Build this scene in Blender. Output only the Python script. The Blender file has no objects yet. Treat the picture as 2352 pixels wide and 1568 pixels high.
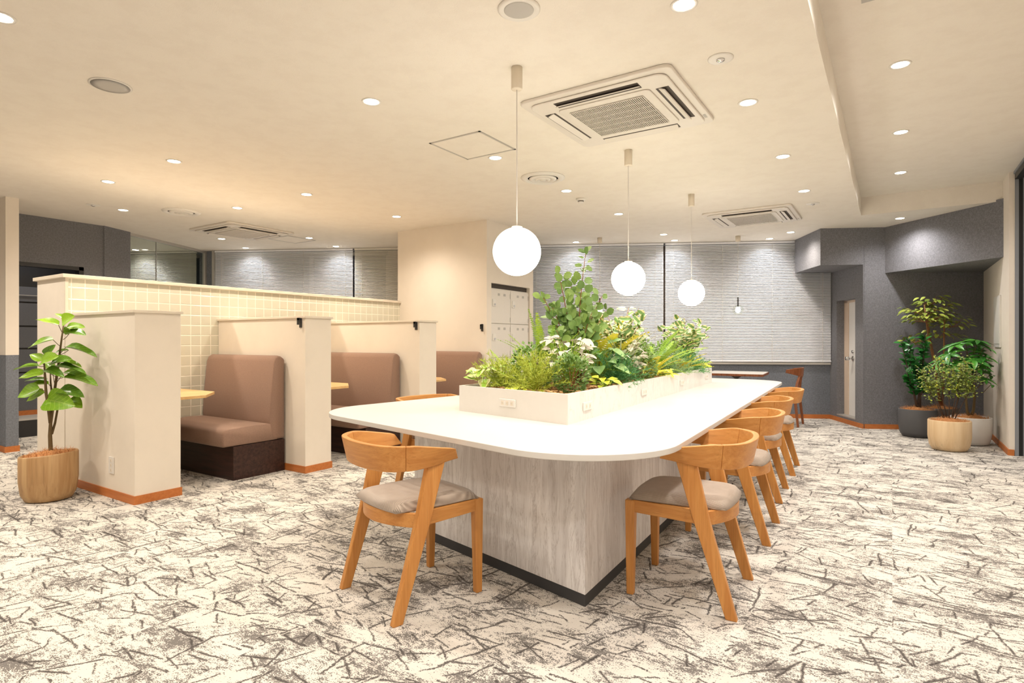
import bpy, bmesh, math, random
from mathutils import Vector, Matrix
R = math.radians
SC = bpy.context.scene
COL = SC.collection

# ------------------------------------------------------------------ camera, world, exposure
CAM_H = 1.15
YAW = 33.1
FPX = 1340.0                                    # focal length in pixels of a 2352 wide frame
cam_d = bpy.data.cameras.new('camera')
cam_d.sensor_width = 36.0
cam_d.lens = FPX / 2352 * 36
cam_d.shift_y = -1 / 2352
cam = bpy.data.objects.new('camera', cam_d)
cam.location = (0, 0, CAM_H)
cam.rotation_euler = (R(90), 0, R(YAW))
COL.objects.link(cam)
SC.camera = cam
w = bpy.data.worlds.new('night')
w.use_nodes = True
w.node_tree.nodes['Background'].inputs[0].default_value = (0.05, 0.06, 0.09, 1)
w.node_tree.nodes['Background'].inputs[1].default_value = 0.3
SC.world = w
SC.view_settings.view_transform = 'Standard'
SC.view_settings.look = 'None'
SC.view_settings.gamma = 1
SC.view_settings.use_curve_mapping = False
SC.view_settings.exposure = 0.69
WARM = (1.0, 0.87, 0.715)
SOFT = (1.0, 0.90, 0.785)
NEUTRAL = (1.0, 0.955, 0.925)
SPOT_W = 46.0
CE = 2.64                                       # ceiling height
CF = 2.85                                       # raised ceiling height

# ------------------------------------------------------------------ materials
def srgb(r, g, b):
    f = lambda v: (v / 255 / 12.92) if v / 255 <= 0.04045 else ((v / 255 + 0.055) / 1.055) ** 2.4
    return (f(r), f(g), f(b), 1)

class N:
    """tiny node helper"""
    def __init__(s, name):
        s.m = bpy.data.materials.new(name); s.m.use_nodes = True
        s.t = s.m.node_tree; s.b = s.t.nodes['Principled BSDF']
    def n(s, typ, **kw):
        nd = s.t.nodes.new(typ)
        for k, v in kw.items():
            if k.startswith('_'): setattr(nd, k[1:], v)
            else:
                key = k.replace('__', ' ')
                s.put(nd.inputs[int(key[1:])] if key[0] == 'i' and key[1:].isdigit() else nd.inputs[key], v)
        return nd
    def put(s, sock, v):
        if isinstance(v, bpy.types.NodeSocket): s.t.links.new(v, sock)
        else: sock.default_value = v
    def math(s, op, a, b=0.0, c=None, clamp=False):
        nd = s.t.nodes.new('ShaderNodeMath'); nd.operation = op; nd.use_clamp = clamp
        s.put(nd.inputs[0], a); s.put(nd.inputs[1], b)
        if c is not None: s.put(nd.inputs[2], c)
        return nd.outputs[0]
    def vmath(s, op, a, b=(0, 0, 0)):
        nd = s.t.nodes.new('ShaderNodeVectorMath'); nd.operation = op
        s.put(nd.inputs[0], a); s.put(nd.inputs[1], b)
        return nd.outputs[0]
    def coord(s, scale=(1, 1, 1), rot=(0, 0, 0), kind='Object'):
        tc = s.t.nodes.new('ShaderNodeTexCoord')
        mp = s.t.nodes.new('ShaderNodeMapping')
        mp.inputs['Scale'].default_value = scale; mp.inputs['Rotation'].default_value = rot
        s.t.links.new(tc.outputs[kind], mp.inputs['Vector'])
        return mp.outputs[0]
    def noise(s, vec, scale, detail=3, rough=0.5, dist=0.0):
        nd = s.t.nodes.new('ShaderNodeTexNoise')
        s.t.links.new(vec, nd.inputs['Vector'])
        nd.inputs['Scale'].default_value = scale; nd.inputs['Detail'].default_value = detail
        nd.inputs['Roughness'].default_value = rough; nd.inputs['Distortion'].default_value = dist
        return nd.outputs['Fac']
    def step(s, v, lo, hi):
        nd = s.t.nodes.new('ShaderNodeMapRange'); nd.interpolation_type = 'SMOOTHSTEP'
        s.put(nd.inputs[0], v); nd.inputs[1].default_value = lo; nd.inputs[2].default_value = hi
        return nd.outputs[0]
    def mix(s, fac, a, b):
        nd = s.t.nodes.new('ShaderNodeMix'); nd.data_type = 'RGBA'
        s.put(nd.inputs[0], fac); s.put(nd.inputs[6], a); s.put(nd.inputs[7], b)
        return nd.outputs[2]
    def ramp(s, fac, stops):
        nd = s.t.nodes.new('ShaderNodeValToRGB'); s.put(nd.inputs[0], fac)
        e = nd.color_ramp.elements
        while len(e) < len(stops): e.new(0.5)
        for el, (p, c) in zip(e, stops): el.position = p; el.color = c
        return nd.outputs[0]
    def bump(s, h, strength=0.2, dist=0.01):
        nd = s.t.nodes.new('ShaderNodeBump'); s.put(nd.inputs['Height'], h)
        nd.inputs['Strength'].default_value = strength; nd.inputs['Distance'].default_value = dist
        s.put(s.b.inputs['Normal'], nd.outputs[0])
    def fin(s, col=None, rough=0.5, metal=0.0, spec=0.5):
        if col is not None: s.put(s.b.inputs['Base Color'], col)
        s.put(s.b.inputs['Roughness'], rough); s.b.inputs['Metallic'].default_value = metal
        s.b.inputs['Specular IOR Level'].default_value = spec
        return s.m

def plain(name, col, rough=0.5, metal=0.0, spec=0.5, var=0.04, scale=30):
    """plain paint / plastic with slight procedural unevenness"""
    k = N(name); v = k.coord()
    n = k.noise(v, scale, 3)
    c2 = tuple(max(0, c * (1 - var)) for c in col[:3]) + (1,)
    return k.fin(k.mix(n, col, c2), rough, metal, spec)

def plaster(name, col, var=0.06, bump=0.12, big=2.2):
    k = N(name); v = k.coord()
    a = k.noise(v, big, 5, 0.6); b = k.noise(v, 190, 3, 0.6)
    dark = tuple(c * (1 - var) for c in col[:3]) + (1,)
    k.bump(b, bump, 0.004)
    return k.fin(k.mix(k.step(a, 0.35, 0.7), col, dark), 0.75, 0, 0.3)

def ceiling_mat():
    k = N('ceiling_paper'); v = k.coord()
    a = k.noise(v, 6, 6, 0.7); b = k.noise(k.coord((1, 2.2, 1)), 120, 4, 0.65, 0.6)
    col = k.mix(k.step(a, 0.4, 0.65), (0.85, 0.80, 0.72, 1), (0.82, 0.765, 0.685, 1))
    col = k.mix(k.step(b, 0.5, 0.8), col, (0.79, 0.745, 0.68, 1))
    k.bump(b, 0.35, 0.004)
    return k.fin(col, 0.8, 0, 0.25)

def grey_paper(name, col):
    k = N(name); v = k.coord()
    a = k.noise(v, 260, 3, 0.7); b = k.noise(v, 60, 4, 0.6)
    hi = tuple(c * 1.45 for c in col[:3]) + (1,); lo = tuple(c * 0.72 for c in col[:3]) + (1,)
    f = k.math('MULTIPLY_ADD', a, 0.7, k.math('MULTIPLY', b, 0.3))
    k.bump(a, 0.2, 0.003)
    return k.fin(k.mix(k.step(f, 0.36, 0.66), lo, hi), 0.85, 0, 0.2)

def wood(name, light, dark, axis=2, rough=0.42, scale=1.0, mid=None):
    k = N(name)
    sc = [26 * scale] * 3; sc[axis] = 1.6 * scale
    v = k.coord(tuple(sc))
    g = k.noise(v, 1.6, 6, 0.6, 0.5)
    sc2 = [150 * scale] * 3; sc2[axis] = 5 * scale
    p = k.noise(k.coord(tuple(sc2)), 1.5, 3, 0.6)
    c = k.mix(k.step(g, 0.25, 0.75), light, dark)
    c = k.mix(k.math('MULTIPLY', k.step(p, 0.54, 0.7), 0.35), c, tuple(x * 0.6 for x in dark[:3]) + (1,))
    k.bump(p, 0.08, 0.002)
    return k.fin(c, rough, 0, 0.4)

def carpet_mat():
    k = N('carpet')
    tc = k.t.nodes.new('ShaderNodeTexCoord').outputs['Object']
    sep = k.n('ShaderNodeSeparateXYZ', i0=tc)
    ix = k.math('FLOOR', k.math('DIVIDE', sep.outputs[0], 0.5))
    iy = k.math('FLOOR', k.math('DIVIDE', sep.outputs[1], 0.5))
    idv = k.n('ShaderNodeCombineXYZ', i0=ix, i1=iy, i2=0.0).outputs[0]
    wn = k.n('ShaderNodeTexWhiteNoise', _noise_dimensions='3D', i0=idv).outputs['Color']
    off = k.vmath('MULTIPLY', wn, (7.0, 7.0, 0.0))
    p = k.vmath('ADD', tc, off)
    fine = k.noise(k.vmath('MULTIPLY', p, (1, 1.4, 1)), 150, 2, 0.6)
    mid = k.noise(k.vmath('MULTIPLY', p, (1, 1.7, 1)), 30, 3, 0.65)
    patch = k.noise(k.vmath('MULTIPLY', p, (1, 1.5, 1)), 3.6, 5, 0.62)
    grain = k.math('MULTIPLY_ADD', fine, 0.55, k.math('MULTIPLY', mid, 0.45))
    gm = k.step(k.math('ADD', k.math('MULTIPLY_ADD', patch, 1.5, -0.25), k.math('MULTIPLY', k.math('SUBTRACT', grain, 0.5), 2.5)), 0.535, 0.635)
    jag = k.math('SUBTRACT', k.noise(p, 75, 2, 0.6), 0.5)
    wob = k.n('ShaderNodeTexNoise', i0=p); wob.inputs['Scale'].default_value = 9; wob.inputs['Detail'].default_value = 2
    pw = k.vmath('ADD', p, k.vmath('MULTIPLY', k.vmath('SUBTRACT', wob.outputs['Color'], (0.5, 0.5, 0.5)), (0.032, 0.032, 0)))
    lines = None
    for cell, rot, seed, keep, wd in ((0.26, 0.12, 3.7, 0.15, 0.0095), (0.18, -0.2, 11.3, 0.25, 0.0085), (0.12, 0.3, 23.9, 0.3, 0.007), (0.33, -0.05, 41.2, 0.2, 0.0105), (0.15, 0.5, 57.1, 0.35, 0.0075)):
        mp = k.n('ShaderNodeMapping', i0=pw)
        mp.inputs['Rotation'].default_value = (0, 0, rot)
        mp.inputs['Scale'].default_value = (1 / cell, 1 / cell, 1)
        mp.inputs['Location'].default_value = (seed, seed * 0.7, 0)
        q = k.n('ShaderNodeSeparateXYZ', i0=mp.outputs[0])
        cx_, cy_ = k.math('FLOOR', q.outputs[0]), k.math('FLOOR', q.outputs[1])
        fx = k.math('SUBTRACT', k.math('SUBTRACT', q.outputs[0], cx_), 0.5); fy = k.math('SUBTRACT', k.math('SUBTRACT', q.outputs[1], cy_), 0.5)
        idn = k.n('ShaderNodeCombineXYZ', i0=cx_, i1=cy_, i2=seed).outputs[0]
        wn2 = k.n('ShaderNodeTexWhiteNoise', _noise_dimensions='3D', i0=idn)
        rgb = k.n('ShaderNodeSeparateColor', i0=wn2.outputs['Color'])
        ang = k.math('ADD', k.math('MULTIPLY', k.math('SUBTRACT', rgb.outputs[0], 0.5), 1.1), k.math('MULTIPLY', k.math('LESS_THAN', rgb.outputs[1], 0.36), 1.35))
        ca, sa = k.math('COSINE', ang), k.math('SINE', ang)
        u = k.math('ADD', k.math('MULTIPLY', fx, ca), k.math('MULTIPLY', fy, sa))
        v = k.math('SUBTRACT', k.math('MULTIPLY', fy, ca), k.math('MULTIPLY', fx, sa))
        hl = k.math('MULTIPLY_ADD', rgb.outputs[2], 0.26, 0.2)
        du = k.math('MAXIMUM', k.math('SUBTRACT', k.math('ABSOLUTE', u), hl), 0.0)
        vj = k.math('ADD', v, k.math('MULTIPLY', jag, 0.022 / cell * 0.6))
        d = k.math('SQRT', k.math('ADD', k.math('MULTIPLY', du, du), k.math('MULTIPLY', vj, vj)))
        d = k.math('MULTIPLY', d, cell)
        d = k.math('ADD', d, k.math('MULTIPLY', k.math('SUBTRACT', grain, 0.5), 0.036))
        kp = k.math('GREATER_THAN', wn2.outputs['Value'], keep)
        ln = k.math('MULTIPLY', k.math('SUBTRACT', 1.0, k.step(d, wd * 0.2, wd * 0.72)), kp)
        lines = ln if lines is None else k.math('MAXIMUM', lines, ln)
    cream = (0.70, 0.66, 0.60, 1)
    c = k.mix(k.math('MULTIPLY', gm, 0.8), cream, (0.062, 0.054, 0.053, 1))
    c = k.mix(k.math('MULTIPLY', lines, 0.88), c, (0.045, 0.038, 0.036, 1))
    k.bump(fine, 0.5, 0.006)
    return k.fin(c, 0.95, 0, 0.1)

def stone_lam():
    """pale grey-beige stone print laminate, streaks running up"""
    k = N('stone_laminate')
    v = k.coord((9, 9, 1.1)); a = k.noise(v, 1.3, 6, 0.65, 0.8)
    v2 = k.coord((14, 14, 1.6)); b = k.noise(v2, 1.0, 5, 0.7, 1.6)
    c = k.mix(k.step(a, 0.3, 0.7), srgb(246, 245, 246), srgb(216, 213, 213))
    vein = k.math('SUBTRACT', 1.0, k.step(k.math('ABSOLUTE', k.math('SUBTRACT', b, 0.5)), 0.0, 0.035))
    c = k.mix(k.math('MULTIPLY', vein, 0.33), c, srgb(146, 136, 130))
    return k.fin(c, 0.4, 0, 0.4)

def marble_white():
    k = N('white_marble_print')
    a = k.noise(k.coord((5, 5, 1.2)), 1.1, 5, 0.7, 1.5)
    vein = k.math('SUBTRACT', 1.0, k.step(k.math('ABSOLUTE', k.math('SUBTRACT', a, 0.52)), 0.0, 0.03))
    return k.fin(k.mix(k.math('MULTIPLY', vein, 0.28), (0.80, 0.775, 0.73, 1), (0.45, 0.43, 0.40, 1)), 0.3, 0, 0.5)

def fabric(name, col, rough=0.9):
    k = N(name); v = k.coord()
    a = k.noise(v, 420, 2, 0.7); b = k.noise(v, 90, 3)
    hi = tuple(c * 1.35 for c in col[:3]) + (1,); lo = tuple(c * 0.7 for c in col[:3]) + (1,)
    k.bump(a, 0.3, 0.003)
    m = k.fin(k.mix(k.math('MULTIPLY_ADD', a, 0.6, k.math('MULTIPLY', b, 0.4)), lo, hi), rough, 0, 0.15)
    k.b.inputs['Sheen Weight'].default_value = 0.15
    return m

def corduroy():
    k = N('corduroy'); v = k.coord()
    sep = k.n('ShaderNodeSeparateXYZ', i0=v)
    ph = k.math('ADD', sep.outputs[0], k.math('MULTIPLY', sep.outputs[2], 1.0))
    wv = k.math('SINE', k.math('MULTIPLY', ph, 2 * math.pi / 0.0062))
    h = k.math('MULTIPLY_ADD', wv, 0.5, 0.5)
    b = k.noise(v, 25, 3)
    c = k.mix(b, srgb(204, 190, 176), srgb(182, 166, 152))
    c = k.mix(k.math('MULTIPLY', k.math('SUBTRACT', 1.0, h), 0.45), c, srgb(110, 92, 80))
    k.bump(h, 0.5, 0.003)
    m = k.fin(c, 0.9, 0, 0.15)
    k.b.inputs['Sheen Weight'].default_value = 0.35
    return m

def leafmat(name, light, dark, rough=0.45, vein=None):
    k = N(name)
    light = tuple(min(1, c * 1.06) for c in light[:3]) + (1,); dark = tuple(c * 1.22 for c in dark[:3]) + (1,)
    oi = k.t.nodes.new('ShaderNodeObjectInfo')
    n = k.noise(k.coord(), 14, 3)
    f = k.math('MULTIPLY_ADD', oi.outputs['Random'], 0.65, k.math('MULTIPLY', n, 0.5), clamp=True)
    c = k.mix(f, dark, light)
    if vein:
        sep = k.n('ShaderNodeSeparateXYZ', i0=k.coord())
        ax = k.math('ABSOLUTE', sep.outputs[0])
        st = k.math('SINE', k.math('MULTIPLY', k.math('SUBTRACT', sep.outputs[1], k.math('MULTIPLY', ax, 0.8)), 42.0))
        vm = k.math('MAXIMUM', k.step(st, 0.93, 1.0), k.math('SUBTRACT', 1.0, k.step(ax, 0.006, 0.016)))
        c = k.mix(k.math('MULTIPLY', vm, 0.35), c, vein)
    k.b.inputs['Transmission Weight'].default_value = 0.0
    m = k.fin(c, rough, 0, 0.5)
    return m

def variegated(name, centre, edge, w0=0.55):
    k = N(name)
    sep = k.n('ShaderNodeSeparateXYZ', i0=k.coord())
    ax = k.math('ABSOLUTE', sep.outputs[0])
    n = k.noise(k.coord(), 9, 3)
    t = k.math('ADD', ax, k.math('MULTIPLY', k.math('SUBTRACT', n, 0.5), 0.22))
    oi = k.t.nodes.new('ShaderNodeObjectInfo')
    c1 = k.mix(oi.outputs['Random'], centre, tuple(x * 1.6 for x in centre[:3]) + (1,))
    return k.fin(k.mix(k.step(t, w0 * 0.26, w0 * 0.36), c1, edge), 0.45, 0, 0.5)

def emit(name, col, strength):
    k = N(name)
    k.b.inputs['Base Color'].default_value = (0.9, 0.9, 0.9, 1)
    k.b.inputs['Emission Color'].default_value = tuple(col) + (1,)
    k.b.inputs['Emission Strength'].default_value = strength
    return k.m

def glass_mat(name, tint=(0.93, 0.96, 0.94, 1), refl=0.08):
    k = N(name); t = k.t
    tr = t.nodes.new('ShaderNodeBsdfTransparent'); tr.inputs[0].default_value = tint
    gl = t.nodes.new('ShaderNodeBsdfGlossy'); gl.inputs['Roughness'].default_value = 0.03
    lw = t.nodes.new('ShaderNodeLayerWeight'); lw.inputs[0].default_value = 0.5
    f4 = k.math('MULTIPLY_ADD', k.math('POWER', lw.outputs['Facing'], 4.0), 0.6, 0.04)
    mx = t.nodes.new('ShaderNodeMixShader')
    t.links.new(f4, mx.inputs[0]); t.links.new(tr.outputs[0], mx.inputs[1]); t.links.new(gl.outputs[0], mx.inputs[2])
    t.links.new(mx.outputs[0], t.nodes['Material Output'].inputs['Surface'])
    return k.m

M = dict(
    carpet=carpet_mat(), ceiling=ceiling_mat(),
    cream=plaster('cream_plaster', (0.82, 0.745, 0.64, 1)),
    white_wall=plaster('white_plaster', (0.83, 0.76, 0.67, 1), 0.05),
    grey=grey_paper('grey_wallpaper', (0.185, 0.185, 0.20, 1)),
    slate=grey_paper('slate_wallpaper', (0.18, 0.195, 0.225, 1)),
    base=wood('orange_baseboard', srgb(200, 124, 66), srgb(184, 106, 52), 0, 0.5),
    cap=plain('cap_laminate', (0.78, 0.70, 0.58, 1), 0.45),
    tile=plain('cream_tile', (0.69, 0.665, 0.54, 1), 0.22, var=0.08, scale=6),
    grout=plain('pale_grout', (0.93, 0.88, 0.76, 1), 0.8),
    bench=fabric('brown_upholstery', (0.30, 0.19, 0.14, 1)),
    wenge=wood('wenge_plinth', srgb(70, 44, 36), srgb(38, 22, 18), 0, 0.35),
    oak=wood('oak', srgb(210, 150, 82), srgb(190, 126, 62), 2),
    oak_b=wood('oak_back', srgb(210, 150, 82), srgb(190, 126, 62), 0),
    oak_y=wood('oak_rail', srgb(210, 150, 82), srgb(190, 126, 62), 1),
    walnut=wood('walnut', srgb(150, 90, 55), srgb(112, 62, 36), 2),
    pine=wood('pale_pine', srgb(232, 196, 140), srgb(216, 172, 112), 0, 0.35),
    cord=corduroy(), stone=stone_lam(), marble=marble_white(),
    top=plain('white_tabletop', (0.70, 0.68, 0.645, 1), 0.32, var=0.03, scale=4),
    plinth=plain('dark_plinth', (0.045, 0.046, 0.05, 1), 0.5),
    white=plain('white_plastic', (0.80, 0.77, 0.72, 1), 0.4),
    ac=plain('ac_plastic', (0.76, 0.71, 0.645, 1), 0.45),
    grey_plastic=plain('grey_plastic', (0.50, 0.48, 0.45, 1), 0.6),
    dark=plain('dark_void', (0.07, 0.055, 0.045, 1), 0.7),
    black=plain('black_metal', (0.02, 0.02, 0.022, 1), 0.4),
    chrome=plain('chrome', (0.7, 0.7, 0.7, 1), 0.15, 1.0),
    alu=plain('alu_trim', (0.52, 0.50, 0.47, 1), 0.4, 0.4),
    slat=plain('blind_slat', (0.90, 0.92, 0.97, 1), 0.45, 0.0),
    slat_w=plain('blind_slat_cream', (0.85, 0.82, 0.74, 1), 0.42, 0.1),
    pane=plain('night_pane', (0.05, 0.06, 0.08, 1), 0.1),
    locker=plain('locker_paint', (0.78, 0.74, 0.68, 1), 0.4),
    doorw=plain('door_paint', (0.82, 0.80, 0.78, 1), 0.4),
    doorf=plain('door_frame_paint', (0.72, 0.58, 0.46, 1), 0.5),
    dpanel=fabric('grey_door_panel', (0.15, 0.155, 0.17, 1)),
    panel_grey=plain('grey_steel', (0.25, 0.265, 0.29, 1), 0.45),
    glass=glass_mat('clear_glass'),
    globe=emit('globe_opal', (1.0, 0.93, 0.80), 9.0),
    lens=emit('downlight_lens', (1.0, 0.93, 0.80), 14.0),
    bulb=emit('bulb', (1.0, 0.9, 0.75), 12.0),
    cordw=plain('white_cord', (0.75, 0.72, 0.68, 1), 0.5),
    pot_wood=wood('pot_wood', srgb(204, 170, 124), srgb(164, 124, 80), 2, 0.55, 0.35),
    pot_wood2=wood('pot_wood_pale', srgb(228, 204, 166), srgb(208, 176, 134), 2, 0.55, 0.3),
    pot_grey=plain('pot_grey', (0.085, 0.085, 0.09, 1), 0.6),
    pot_white=plain('pot_white', (0.72, 0.70, 0.67, 1), 0.6),
    pot_brown=plain('pot_brown', (0.10, 0.075, 0.06, 1), 0.6),
    coir=plain('coir_fibre', srgb(224, 160, 102), 0.9, var=0.4, scale=90),
    soil=plain('soil', srgb(150, 96, 54), 0.95, var=0.4, scale=60),
    chip_a=plain('bark_chip', srgb(222, 178, 120), 0.9, var=0.5, scale=45),
    trunk=plain('trunk_green', srgb(112, 92, 58), 0.8, var=0.35, scale=40),
    trunk_b=plain('trunk_brown', srgb(150, 104, 66), 0.8, var=0.4, scale=40),
    trunk_d=plain('trunk_dark', srgb(84, 66, 54), 0.8, var=0.4, scale=40),
    twig=plain('twig', srgb(150, 100, 60), 0.8, var=0.3, scale=40),
    rubber=leafmat('umbellata_leaf', srgb(150, 190, 40), srgb(36, 92, 24), 0.3, srgb(190, 205, 110)),
    euca=leafmat('eucalyptus_leaf', srgb(150, 178, 92), srgb(84, 120, 68), 0.5),
    fern=leafmat('fern_frond', srgb(176, 200, 62), srgb(112, 158, 44), 0.5),
    fern_y=leafmat('yellow_fern_frond', srgb(222, 208, 58), srgb(178, 176, 44), 0.5),
    asp=leafmat('asparagus_foliage', srgb(188, 196, 62), srgb(126, 148, 46), 0.6),
    juni=leafmat('feathery_foliage', srgb(112, 176, 100), srgb(58, 120, 66), 0.6),
    juni2=leafmat('grey_green_foliage', srgb(150, 184, 124), srgb(92, 130, 84), 0.6),
    box=leafmat('boxwood_foliage', srgb(130, 164, 76), srgb(52, 92, 40), 0.4),
    poth=leafmat('chartreuse_leaf', srgb(226, 224, 70), srgb(158, 184, 50), 0.35),
    poth_g=variegated('marbled_leaf', srgb(150, 190, 70), srgb(226, 224, 160)),
    silver=leafmat('silver_leaf', srgb(226, 218, 200), srgb(168, 166, 150), 0.8),
    vari=variegated('variegated_leaf', srgb(104, 140, 76), srgb(232, 226, 168)),
    spider=leafmat('striped_blade', srgb(226, 226, 196), srgb(120, 150, 92), 0.5),
    syng=leafmat('veined_leaf', srgb(150, 186, 110), srgb(84, 130, 66), 0.45, srgb(214, 222, 180)),
    zam=leafmat('dark_glossy_leaf', srgb(50, 128, 50), srgb(16, 60, 26), 0.3),
    tall=leafmat('olive_leaf', srgb(176, 186, 80), srgb(72, 100, 38), 0.4),
    pach=leafmat('palmate_leaf', srgb(86, 156, 52), srgb(28, 92, 32), 0.35),
    tiny=leafmat('tiny_round_leaf', srgb(178, 188, 92), srgb(82, 104, 42), 0.5),
    berry=plain('lime_berry', srgb(196, 206, 70), 0.5),
)

# ------------------------------------------------------------------ mesh helpers
class MB:
    def __init__(s): s.v = []; s.f = []; s.mi = []
    def add(s, vs, fs, mi=0):
        o = len(s.v); s.v += [tuple(p) for p in vs]; s.f += [tuple(i + o for i in f) for f in fs]; s.mi += [mi] * len(fs)
        return s
    def box(s, x0, x1, y0, y1, z0, z1, mat=None, mi=0):
        p = [(x, y, z) for z in (z0, z1) for y in (y0, y1) for x in (x0, x1)]
        if mat: p = [mat @ Vector(q) for q in p]
        return s.add(p, [(0, 2, 3, 1), (4, 5, 7, 6), (0, 1, 5, 4), (2, 6, 7, 3), (0, 4, 6, 2), (1, 3, 7, 5)], mi)
    def prism(s, poly, z0, z1, mi=0):
        n = len(poly)
        a = sum(poly[i][0] * poly[(i + 1) % n][1] - poly[(i + 1) % n][0] * poly[i][1] for i in range(n))
        if a < 0: poly = poly[::-1]
        vs = [(x, y, z0) for x, y in poly] + [(x, y, z1) for x, y in poly]
        fs = [tuple(range(n - 1, -1, -1)), tuple(range(n, 2 * n))] + [(i, (i + 1) % n, n + (i + 1) % n, n + i) for i in range(n)]
        return s.add(vs, fs, mi)
    def loft(s, rings, cap=True, close=True):
        n = len(rings[0]); vs = [p for r in rings for p in r]; fs = []
        for i in range(len(rings) - 1):
            for j in range(n if close else n - 1):
                a = i * n + j; b = i * n + (j + 1) % n
                fs.append((a, b, b + n, a + n))
        if cap: fs += [tuple(range(n - 1, -1, -1)), tuple((len(rings) - 1) * n + j for j in range(n))]
        return s.add(vs, fs)
    def lathe(s, prof, c=(0, 0), seg=24, z=0.0):
        rings = [[(c[0] + r * math.cos(2 * math.pi * j / seg), c[1] + r * math.sin(2 * math.pi * j / seg), z + h) for j in range(seg)] for r, h in prof]
        return s.loft(rings)
    def tube(s, pts, rad, seg=6):
        pts = [Vector(p) for p in pts]; rings = []
        if not isinstance(rad, (list, tuple)): rad = [rad] * len(pts)
        up = Vector((0.13, 0.31, 0.94))
        for i, p in enumerate(pts):
            d = (pts[min(i + 1, len(pts) - 1)] - pts[max(i - 1, 0)]).normalized()
            a = d.cross(up)
            if a.length < 1e-3: a = d.cross(Vector((1, 0, 0)))
            a.normalize(); b = d.cross(a)
            rings.append([p + (a * math.cos(t) + b * math.sin(t)) * rad[i] for t in (2 * math.pi * j / seg for j in range(seg))])
        return s.loft(rings)
    def mesh(s, name, smooth=False):
        me = bpy.data.meshes.new(name); me.from_pydata(s.v, [], s.f)
        if smooth: me.polygons.foreach_set('use_smooth', [True] * len(me.polygons))
        me.update(); return me
    def build(s, name, mat, parent=None, smooth=False, bevel=0.0, seg=2, loc=None, rot=None):
        me = s.mesh(name, smooth)
        bm = bmesh.new(); bm.from_mesh(me); bmesh.ops.recalc_face_normals(bm, faces=bm.faces); bm.to_mesh(me); bm.free()
        mats = mat if isinstance(mat, (list, tuple)) else [mat]
        for m in mats: me.materials.append(M[m])
        if len(mats) > 1: me.polygons.foreach_set('material_index', s.mi)
        o = bpy.data.objects.new(name, me); COL.objects.link(o)
        if parent: o.parent = parent
        if loc: o.location = loc
        if rot is not None: o.rotation_euler = (0, 0, rot)
        if bevel:
            b = o.modifiers.new('bevel', 'BEVEL'); b.width = bevel; b.segments = seg; b.limit_method = 'ANGLE'; b.angle_limit = R(40)
            if smooth or seg > 1:
                me.polygons.foreach_set('use_smooth', [True] * len(me.polygons))
                wn = o.modifiers.new('weighted', 'WEIGHTED_NORMAL'); wn.keep_sharp = False
        return o

def tag(o, label, cat=None, group=None, kind=None):
    if label: o['label'] = label
    if cat: o['category'] = cat
    if group: o['group'] = group
    if kind: o['kind'] = kind
    return o
def thing(name, label, cat, loc=(0, 0, 0), rot=0.0, group=None):
    o = bpy.data.objects.new(name, None); o.empty_display_size = 0.1
    COL.objects.link(o); o.location = loc; o.rotation_euler = (0, 0, rot)
    return tag(o, label, cat, group)
def struct(o): o['kind'] = 'structure'; return o
def dup(root, loc, rot, label=None, group=None):
    r = root.copy(); COL.objects.link(r); r.location = loc; r.rotation_euler = (0, 0, rot)
    if label: r['label'] = label
    if group: r['group'] = group
    for ch in list(root.children):
        c = ch.copy(); COL.objects.link(c); c.parent = r
        for g in list(ch.children):
            d = g.copy(); COL.objects.link(d); d.parent = c
    return r
def link(me, name, parent, mtx):
    o = bpy.data.objects.new(name, me); COL.objects.link(o); o.parent = parent; o.matrix_basis = mtx
    return o
def rounded(poly, rad, seg=10):
    out = []; n = len(poly)
    for i in range(n):
        p = Vector(poly[i]); a = Vector(poly[i - 1]); b = Vector(poly[(i + 1) % n])
        u = (a - p).normalized(); v = (b - p).normalized()
        half = u.angle(v) / 2; r = rad[i] if isinstance(rad, (list, tuple)) else rad
        t = r / math.tan(half); c = p + (u + v).normalized() * (r / math.sin(half))
        s0 = p + u * t - c; s1 = p + v * t - c
        a0 = math.atan2(s0.y, s0.x); da = math.atan2(s1.y, s1.x) - a0
        while da > math.pi: da -= 2 * math.pi
        while da < -math.pi: da += 2 * math.pi
        out += [(c.x + r * math.cos(a0 + da * k / seg), c.y + r * math.sin(a0 + da * k / seg)) for k in range(seg + 1)]
    return out

# ------------------------------------------------------------------ axes of the slanted window wall
AW = R(27.1)
E = Vector((math.cos(AW), math.sin(AW), 0)); NW = Vector((E.y, -E.x, 0))       # along the window wall / into the room
PB = Vector((-0.774, 9.83, 0)); PG = Vector((-0.309, 8.95, 0))
DEP = (PG - PB).dot(NW)                                                          # depth of the recess by the window
FW = Matrix.Translation(PB) @ Matrix(((E.x, -NW.x, 0, 0), (E.y, -NW.y, 0, 0), (0, 0, 1, 0), (0, 0, 0, 1)))
def wb(mb, u0, u1, v0, v1, z0, z1, mi=0):
    """box in window-wall axes: u along the wall (0 = right corner), v towards the room"""
    return mb.box(u0, u1, -v1, -v0, z0, z1, FW, mi)
def wp(u, v, z=0): return PB + E * u + NW * v + Vector((0, 0, z))

# ------------------------------------------------------------------ shell
struct(MB().box(-13, 3, -3.2, 11.5, -0.2, 0).build('floor', 'carpet'))
cm = MB()
CX0, CX1, CY1 = -0.31, 1.03, 8.06
cm.box(-13, CX0, -3.2, 11.5, CE, CF + 0.12)
cm.box(CX0, 3, CY1, 11.5, CE, CF + 0.12)
cm.box(CX0, 3, -3.2, CY1, CF, CF + 0.12)
struct(cm.build('ceiling', 'ceiling'))
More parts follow.
